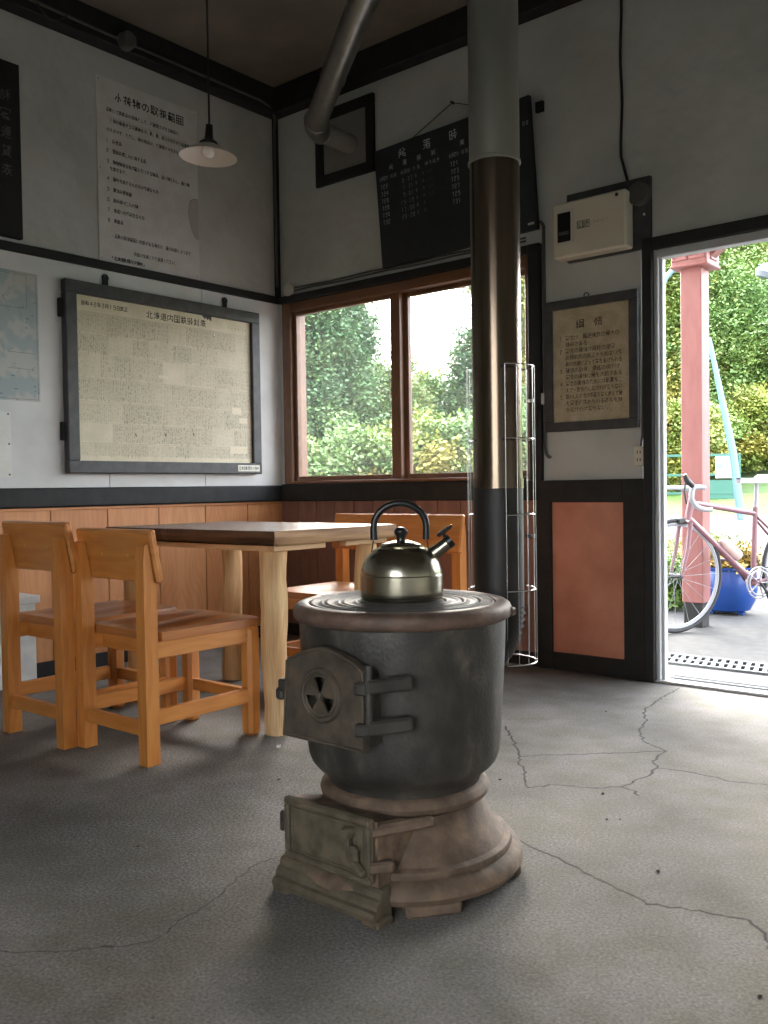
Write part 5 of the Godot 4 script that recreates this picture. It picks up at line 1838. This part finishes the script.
func build_outside() -> void:
	strip("forecourt_ground", 0, M.asphalt, "worn grey asphalt forecourt outside the entrance", "ground")
	strip("gravel_bank", 1, M.apron, "pale gravel rising behind the forecourt", "ground")
	strip("road", 2, M.road, "pale road beyond the forecourt", "road")
	strip("grass_verge", 3, M.grass, "bright green grass verge beyond the road", "grass")
	strip("hillside", 4, M.hill, "green hillside rising behind the trees", "hill")
	var st := new_st()
	bb(st, Vector3(2.0, -0.3, -0.40), Vector3(4.4, 0.002, -0.14), 0.002)
	struct("entrance_step", st, M.apron, "pale concrete strip just outside the entrance", "step")
	# platform side, out of view
	st = new_st()
	quad(st, Vector3(-12, 0, 5.54), Vector3(18, 0, 5.54), Vector3(18, 0, 20), Vector3(-12, 0, 20), Vector3.UP)
	quad(st, Vector3(-12, -0.2, 5.54), Vector3(18, -0.2, 5.54), Vector3(18, -0.2, 20), Vector3(-12, -0.2, 20), Vector3.DOWN)
	struct("platform_ground", st, M.asphalt, "asphalt platform behind the station", "ground")
	# drain grating
	var t := thing("drain_grating", "galvanised drain grating set in the ground before the entrance", "grating", Vector3(2.0, 0, -0.51))
	st = new_st()
	for z in [-0.105, 0.0, 0.105]: bb(st, Vector3(0, 0.002, z - 0.01), Vector3(2.4, 0.014, z + 0.01), 0.001)
	obj("rail", st, M.galv, t)
	st = new_st()
	bx(st, Vector3.ZERO, Vector3(0.02, 0.010, 0.205), 0.001)
	var barm := st.commit()
	for i in 60: share("grate_bar", barm, M.galv, t, Transform3D(Basis(Vector3.UP, 0.25), Vector3(0.02 + i * 0.04, 0.007, 0)))
	st = new_st()
	bb(st, Vector3(0, -0.2, -0.11), Vector3(2.4, -0.17, 0.11), 0.0)
	bb(st, Vector3(0, -0.17, -0.11), Vector3(2.4, -0.004, -0.1), 0.0)
	bb(st, Vector3(0, -0.17, 0.1), Vector3(2.4, -0.004, 0.11), 0.0)
	obj("drain_channel", st, M.apron, t)
	# porch
	var g := "pink porch posts"
	var post := thing("porch_post", "pink square porch post with moulded bracket and black foot", "post", Vector3(1.936, 0, -1.655), 0.0, g)
	st = new_st()
	bb(st, Vector3(-0.058, 0, -0.058), Vector3(0.058, 0.15, 0.058), 0.004)
	obj("plinth", st, M.plinth, post, "black foot block")
	st = new_st()
	bb(st, Vector3(-0.065, 0.15, -0.065), Vector3(0.065, 2.62, 0.065), 0.005)
	obj("shaft", st, M.pink_post, post)
	st = new_st()
	bb(st, Vector3(-0.10, 2.19, -0.10), Vector3(0.115, 2.40, 0.115), 0.006)
	bb(st, Vector3(-0.108, 2.185, -0.108), Vector3(0.122, 2.205, 0.122), 0.006)
	obj("bracket", st, M.pink_post, post)
	for f in [[Vector3(0.06, 2.29, 0.116), Vector3(0, 0, 1), Vector3(1, 0, 0)], [Vector3(-0.048, 2.29, 0.116), Vector3(0, 0, 1), Vector3(1, 0, 0)], [Vector3(0.116, 2.29, 0.0), Vector3(1, 0, 0), Vector3(0, 0, -1)]]:
		st = new_st()
		frame_ring(st, f[0], f[2], Vector3.UP, f[1], 0.10, 0.13, 0.018, 0.012)
		obj("bracket_moulding", st, M.pink_post, post)
	st = new_st()
	bar(st, Vector3(0.08, 2.26, 0.0), Vector3(0.48, 2.56, 0.0), 0.09, 0.07, 0.004)
	obj("brace", st, M.pink_post, post)
	copy_of(post, "second pink porch post on the far side of the entrance", Vector3(4.7, 0, -1.655), PI)
	t = thing("porch_roof", "pink porch roof over the entrance", "roof", Vector3(3.3, 2.5, -0.95))
	st = new_st()
	bb(st, Vector3(-1.55, 0.12, -0.95), Vector3(1.65, 0.17, 0.80), 0.004)
	obj("roof_deck", st, M.pink_post, t)
	st = new_st()
	bb(st, Vector3(-1.5, 0.0, -0.76), Vector3(1.6, 0.12, -0.65), 0.004)
	obj("roof_beam", st, M.pink_post, t)
	build_bicycle()
	build_planter()
	# street furniture
	t = thing("notice_stand", "teal steel roadside stand with a white notice sheet", "notice stand", Vector3(-1.5, 0.60, -10.95), deg_to_rad(30))
	st = new_st()
	for x in [-0.6, -0.02, 0.02, 0.56]: bb(st, Vector3(x - 0.02, 0, -0.02), Vector3(x + 0.02, 0.76, 0.02), 0.003)
	for y in [0.74, 0.42, 0.12]: bb(st, Vector3(-0.6, y - 0.02, -0.018), Vector3(0.56, y + 0.02, 0.018), 0.003)
	obj("stand_frame", st, M.teal, t)
	st = new_st()
	bb(st, Vector3(0.04, 0.02, -0.012), Vector3(0.54, 0.33, 0.012), 0.003)
	obj("lower_panel", st, M.teal, t)
	st = new_st()
	bb(st, Vector3(0.18, 0.36, 0.02), Vector3(0.45, 0.72, 0.03), 0.002)
	obj("notice_sheet", st, M.bike_white, t)
	st = new_st()
	bb(st, Vector3(0.19, 0.52, 0.03), Vector3(0.30, 0.60, 0.033), 0.001)
	obj("notice_picture", st, M.lamp_grey, t)
	st = new_st()
	tube(st, [Vector3(-0.03, 0.40, -8.36), Vector3(-0.12, 1.30, -8.31), Vector3(-0.37, 2.80, -8.15)], [0.055, 0.05, 0.03], 12)
	tag(obj("leaning_pole", st, M.pole_blue), "pale blue leaning guard pole between road and trees", "pole")
	t = thing("street_lamp", "pale curved street lamp pole beyond the pink post", "street lamp", Vector3(-0.06, 0.25, -5.80))
	st = new_st()
	var pts := [Vector3.ZERO, Vector3(0, 2.3, 0)]
	pts.append_array(bez(Vector3(0, 2.6, 0), Vector3(0.02, 3.0, -0.03), Vector3(0.25, 3.04, -0.2), 8))
	tube(st, pts, 0.03, 10)
	obj("lamp_pole", st, M.pole_blue, t)
	st = new_st()
	lathe(st, Transform3D(Basis(Vector3.FORWARD, deg_to_rad(80)), Vector3(0.24, 3.03, -0.2)), [Vector2(0.02, 0), Vector2(0.07, 0.05), Vector2(0.08, 0.2), Vector2(0.04, 0.3), Vector2(0, 0.31)], 14)
	obj("lamp_head", st, M.lamp_grey, t)
	t = thing("overhead_lamp", "small grey lamp hanging on an overhead wire before trees", "street lamp", Vector3(0.165, 3.66, -8.626))
	st = new_st()
	lathe(st, Transform3D(Basis(Vector3.FORWARD, deg_to_rad(20)), Vector3(0, -0.1, 0)), [Vector2(0, 0), Vector2(0.1, 0.03), Vector2(0.12, 0.1), Vector2(0.05, 0.2), Vector2(0, 0.22)], 14)
	obj("lamp_head", st, M.lamp_grey, t)
	st = new_st()
	tube(st, bez(Vector3(-0.05, 0.1, 0), Vector3(2.0, -0.6, -0.4), Vector3(6, 0.4, -1.0), 12), 0.012, 6)
	obj("wire", st, M.lamp_grey, t)
	st = new_st()
	tube(st, [Vector3(6, -3.5, -1.0), Vector3(6, 1.2, -1.0)], 0.09, 10)
	obj("wire_pole", st, M.pole_blue, t)
	# trees
	var big := leaf_cluster(0.07)
	var sd := 100
	for a in [
		[-7.19, 0.36, -7.60, 4.41, 1.20, 0], [-8.65, 0.54, -10.29, 4.11, 1.09, 0], [-6.71, 0.45, -9.30, 2.97, 0.67, 1], [-8.61, 0.88, -12.93, 2.90, 0.79, 1], [-6.04, 0.62, -11.17, 3.40, 0.71, 0], [-4.73, 0.60, -10.96, 5.34, 0.79, 2], [-14.59, 1.16, -14.45, 5.13, 2.00, 0], [-9.69, 0.38, -8.12, 5.45, 1.58, 0], [-4.59, 0.20, -5.21, 1.56, 0.83, 1], [-4.14, 0.25, -5.58, 1.41, 0.83, 1], [-3.69, 0.29, -5.96, 1.54, 0.76, 2], [-3.25, 0.31, -6.33, 1.42, 0.76, 1], [-3.07, 0.35, -7.13, 1.77, 0.86, 1], [-4.21, 1.33, -15.31, 6.02, 1.98, 2], [-5.22, 2.40, -20.98, 7.64, 2.48, 1], [-2.40, 1.37, -15.52, 5.11, 1.67, 1], [-2.62, 2.07, -19.24, 6.60, 2.18, 2], [-6.66, 3.65, -27.61, 9.94, 3.41, 1], [-2.58, 0.72, -12.10, 1.59, 1.00, 2], [-2.52, 1.10, -14.11, 1.43, 1.09, 1], [-1.66, 1.11, -14.18, 1.55, 1.16, 2], [-6.02, 1.53, -16.40, 6.24, 1.69, 1], [-1.17, 2.05, -19.16, 5.55, 2.08, 1], [-11.40, 2.66, -22.40, 10.3, 2.3, 2], [-13.3, 3.4, -26.0, 11.0, 2.4, 1]]:
		make_tree(a, big, sd)
		sd += 1

func build_bicycle() -> void:
	var t := thing("road_bicycle", "pink and white road bicycle parked beside the pink post", "bicycle", Vector3(1.942, 0, -1.324), deg_to_rad(61.4))
	t.rotation.z = 0.0
	var hub := [Vector3(0, 0.338, 0), Vector3(0.985, 0.338, 0)]
	var bbk := Vector3(0.58, 0.272, 0)
	var sc := Vector3(0.60, 0.69, 0)
	var h0 := Vector3(0.085, 0.655, 0)
	var h1 := Vector3(0.118, 0.79, 0)
	var X := Vector3.RIGHT
	var Y := Vector3.UP
	var st := new_st()
	var fr := new_st()
	tube(fr, [h0 + Vector3(0.005, 0.02, 0), bbk], 0.02, 12)
	tube(fr, [h1 + Vector3(-0.005, -0.025, 0), sc], 0.016, 12)
	tube(fr, [bbk, sc + Vector3(0, 0.04, 0)], 0.0165, 12)
	tube(fr, [h0, h1], 0.021, 12)
	for s in [-1.0, 1.0]:
		tube(fr, [bbk + Vector3(0, 0, 0.02 * s), hub[1] + Vector3(0, 0, 0.06 * s)], 0.011, 8)
		tube(fr, [sc + Vector3(0, -0.02, 0.015 * s), hub[1] + Vector3(0, 0, 0.06 * s)], 0.009, 8)
	tube(fr, [bbk + Vector3(0, 0, -0.04), bbk + Vector3(0, 0, 0.04)], 0.025, 12)
	obj("frame", fr, M.bike_pink, t)
	st = new_st()
	tube(st, [h0 + Vector3(-0.02, -0.005, -0.05), h0 + Vector3(-0.01, 0.0, 0.0), h0 + Vector3(-0.02, -0.005, 0.05)], 0.014, 8)
	for s in [-1.0, 1.0]:
		tube(st, [h0 + Vector3(-0.018, -0.005, 0.05 * s), Vector3(0.045, 0.5, 0.052 * s), hub[0] + Vector3(0, 0, 0.05 * s)], [0.014, 0.012, 0.008], 8)
	obj("fork", st, M.bike_pink, t)
	for k in 2:
		st = new_st()
		var c: Vector3 = hub[k]
		tube(st, circle_pts(c, X, Y, 0.326, 56), 0.012, 10, false, true)
		var wheel := obj("front_wheel" if k == 0 else "rear_wheel", st, M.tyre, t)
		st = new_st()
		tube(st, circle_pts(c, X, Y, 0.308, 56), 0.0085, 8, false, true)
		tube(st, circle_pts(c, X, Y, 0.298, 56), 0.006, 6, false, true)
		obj("rim", st, M.bike_white, wheel)
		st = new_st()
		tube(st, [c + Vector3(0, 0, -0.05), c + Vector3(0, 0, 0.05)], 0.015, 12)
		obj("wheel_hub", st, M.bike_dark, wheel)
		st = new_st()
		tube(st, [Vector3(0, 0.015, 0), Vector3(0, 0.302, 0)], 0.0016, 5)
		var spoke := st.commit()
		for i in 20:
			var b := Basis(Vector3.BACK, TAU * i / 20.0)
			share("spoke", spoke, M.galv, wheel, Transform3D(b * Basis(Vector3.RIGHT, 0.08 * (1 if i % 2 == 0 else -1)), c + Vector3(0, 0, -0.025 * (1 if i % 2 == 0 else -1))))
	# cockpit
	st = new_st()
	tube(st, [h1, h1 + Vector3(0.008, 0.04, 0), h1 + Vector3(-0.08, 0.065, 0)], 0.014, 10)
	obj("stem", st, M.bike_white, t)
	st = new_st()
	var bc := h1 + Vector3(-0.08, 0.065, 0)
	tube(st, [bc + Vector3(0, 0, -0.2), bc + Vector3(0, 0, 0.2)], 0.013, 10)
	for s in [-1.0, 1.0]:
		var p := bc + Vector3(0, 0, 0.2 * s)
		var line := [p]
		line.append_array(bez(p + Vector3(-0.02, 0.002, 0.005 * s), p + Vector3(-0.11, 0.02, 0.01 * s), p + Vector3(-0.10, -0.06, 0.01 * s), 7))
		line.append_array(bez(p + Vector3(-0.09, -0.08, 0.01 * s), p + Vector3(-0.06, -0.13, 0.012 * s), p + Vector3(0.04, -0.125, 0.014 * s), 6))
		tube(st, line, 0.014, 10)
	obj("handlebar", st, M.bike_white, t, "white taped drop handlebar")
	for s in [-1.0, 1.0]:
		var p := bc + Vector3(-0.09, 0.012, 0.21 * s)
		st = new_st()
		tube(st, [p, p + Vector3(-0.04, 0.03, 0), p + Vector3(-0.055, 0.065, 0)], [0.016, 0.018, 0.012], 10)
		var hood := obj("brake_hood", st, M.bike_dark, t)
		st = new_st()
		tube(st, [p + Vector3(-0.045, 0.04, 0), p + Vector3(-0.06, -0.03, 0), p + Vector3(-0.045, -0.10, 0)], 0.006, 6)
		obj("brake_lever", st, M.bike_dark, hood)
	# saddle
	st = new_st()
	tube(st, [sc, sc + Vector3(0.012, 0.19, 0)], 0.0135, 10)
	obj("seat_post", st, M.bike_white, t)
	st = new_st()
	var top := sc + Vector3(0.02, 0.205, 0)
	var prof := [Vector2(-0.15, 0.018), Vector2(-0.09, 0.022), Vector2(0.0, 0.035), Vector2(0.06, 0.062), Vector2(0.11, 0.07), Vector2(0.13, 0.05)]
	for i in prof.size() - 1:
		var a: Vector2 = prof[i]
		var b: Vector2 = prof[i + 1]
		var ya := 0.014 + (0.02 if i > 2 else 0.0)
		var yb := 0.014 + (0.02 if i > 1 else 0.0)
		quad(st, top + Vector3(a.x, ya, -a.y), top + Vector3(b.x, yb, -b.y), top + Vector3(b.x, yb, b.y), top + Vector3(a.x, ya, a.y), Vector3.UP)
		quad(st, top + Vector3(a.x, -0.018, -a.y), top + Vector3(b.x, -0.018, -b.y), top + Vector3(b.x, -0.018, b.y), top + Vector3(a.x, -0.018, a.y), Vector3.DOWN)
		for s in [-1.0, 1.0]: quad(st, top + Vector3(a.x, -0.018, s * a.y), top + Vector3(b.x, -0.018, s * b.y), top + Vector3(b.x, yb, s * b.y), top + Vector3(a.x, ya, s * a.y), Vector3(0, 0, s))
	bb(st, top + Vector3(-0.152, -0.018, -0.018), top + Vector3(-0.146, 0.008, 0.018), 0.0)
	bb(st, top + Vector3(0.126, -0.018, -0.05), top + Vector3(0.132, 0.02, 0.05), 0.0)
	obj("saddle", st, M.bike_white, t)
	# drive
	st = new_st()
	var side := 0.05
	tube(st, circle_pts(bbk + Vector3(0, 0, side), X, Y, 0.095, 36), 0.005, 6, false, true)
	tube(st, circle_pts(bbk + Vector3(0, 0, side), X, Y, 0.075, 36), 0.006, 6, false, true)
	for i in 5:
		var d := Vector3(cos(TAU * i / 5.0), sin(TAU * i / 5.0), 0)
		bar(st, bbk + Vector3(0, 0, side) + d * 0.012, bbk + Vector3(0, 0, side) + d * 0.092, 0.012, 0.006, 0.001)
	var cr := obj("chainring", st, M.bike_white, t)
	for s in [-1.0, 1.0]:
		st = new_st()
		bar(st, bbk + Vector3(0, 0, 0.062 * s), bbk + Vector3(0.10 * s, -0.135 * s, 0.07 * s), 0.018, 0.012, 0.003)
		obj("crank", st, M.bike_dark, cr)
		st = new_st()
		bx(st, bbk + Vector3(0.10 * s, -0.135 * s, 0.11 * s), Vector3(0.07, 0.018, 0.06), 0.004)
		obj("pedal", st, M.bike_dark, cr)
	st = new_st()
	tube(st, [bbk + Vector3(0.02, 0.09, side), hub[1] + Vector3(0, 0.03, side)], 0.004, 6)
	tube(st, [bbk + Vector3(0.02, -0.09, side), hub[1] + Vector3(0, -0.03, side)], 0.004, 6)
	obj("chain", st, M.bike_dark, t)
	st = new_st()
	var dn := (bbk - h0).normalized()
	var upv := Vector3(-dn.y, dn.x, 0)
	if upv.y < 0: upv = -upv
	var b0 := h0.lerp(bbk, 0.42) + upv * 0.055
	tube(st, [b0, b0 + dn * 0.02, b0 + dn * 0.03, b0 + dn * 0.17, b0 + dn * 0.175], [0.014, 0.016, 0.035, 0.036, 0.03], 16)
	obj("water_bottle", st, M.bottle, t)
	# front light bracket on the fork, brake caliper
	st = new_st()
	bx(st, h0 + Vector3(-0.055, 0.005, 0), Vector3(0.05, 0.035, 0.05), 0.006)
	obj("brake_caliper", st, M.bike_dark, t)

func build_planter() -> void:
	var t := thing("flower_pot", "round glossy blue pot behind the bicycle", "flower pot", Vector3(1.90, 0, -2.32))
	var st := new_st()
	lathe(st, Transform3D.IDENTITY, [Vector2(0.0, 0.02), Vector2(0.11, 0.02), Vector2(0.14, 0.03), Vector2(0.172, 0.09), Vector2(0.188, 0.17), Vector2(0.186, 0.25), Vector2(0.178, 0.295), Vector2(0.185, 0.305), Vector2(0.185, 0.32), Vector2(0.168, 0.32), Vector2(0.165, 0.27), Vector2(0.0, 0.27)], 40)
	obj("pot_body", st, M.pot, t)
	st = new_st()
	lathe(st, Transform3D.IDENTITY, [Vector2(0.166, 0.272), Vector2(0.1, 0.285), Vector2(0.0, 0.29)], 24)
	obj("soil", st, M.soil, t)
	for a in [0.4, 2.5, 4.6]:
		st = new_st()
		bx(st, Vector3(cos(a) * 0.11, 0.011, sin(a) * 0.11), Vector3(0.04, 0.022, 0.04), 0.004)
		obj("pot_foot", st, M.pot, t)
	var small := leaf_cluster(0.026)
	var p := thing("potted_flowers", "leafy plant with yellow and orange flowers in the blue pot", "plant", Vector3(1.90, 0.285, -2.32))
	stems(p, 0.13, 0.14, 9)
	foliage(p, small, Vector3(0, 0.09, 0), Vector3(0.2, 0.10, 0.2), 900, 30, [[120, 150, 70], [150, 170, 80], [226, 178, 70], [232, 200, 110], [176, 150, 84]], 41)
	var k := 0
	for q in [[1.50, -2.40, 0.22, 0.20], [1.28, -2.75, 0.30, 0.26], [2.55, -3.0, 0.24, 0.24]]:
		p = thing("garden_plant", "low leafy garden plant on the ground behind the porch post", "plant", Vector3(q[0], 0, q[1]), 0.0, "garden plants behind the porch")
		stems(p, q[3] * 1.2, q[2] * 0.6, 8)
		foliage(p, small, Vector3(0, q[3], 0), Vector3(q[2], q[3], q[2]), 1300, 34, [[120, 168, 74], [150, 190, 88], [176, 200, 96], [214, 206, 96]], 60 + k)
		k += 1

func stems(p: Node, h: float, spread: float, n: int) -> void:
	for i in n:
		var st := new_st()
		var a := i * 2.4
		var r := spread * (0.3 + 0.7 * float(i) / n)
		tube(st, bez(Vector3(cos(a) * r * 0.3, -0.01, sin(a) * r * 0.3), Vector3(cos(a) * r * 0.4, h * 0.6, sin(a) * r * 0.4), Vector3(cos(a) * r, h, sin(a) * r), 4), 0.003, 5)
		obj("stem", st, M.grass, p)
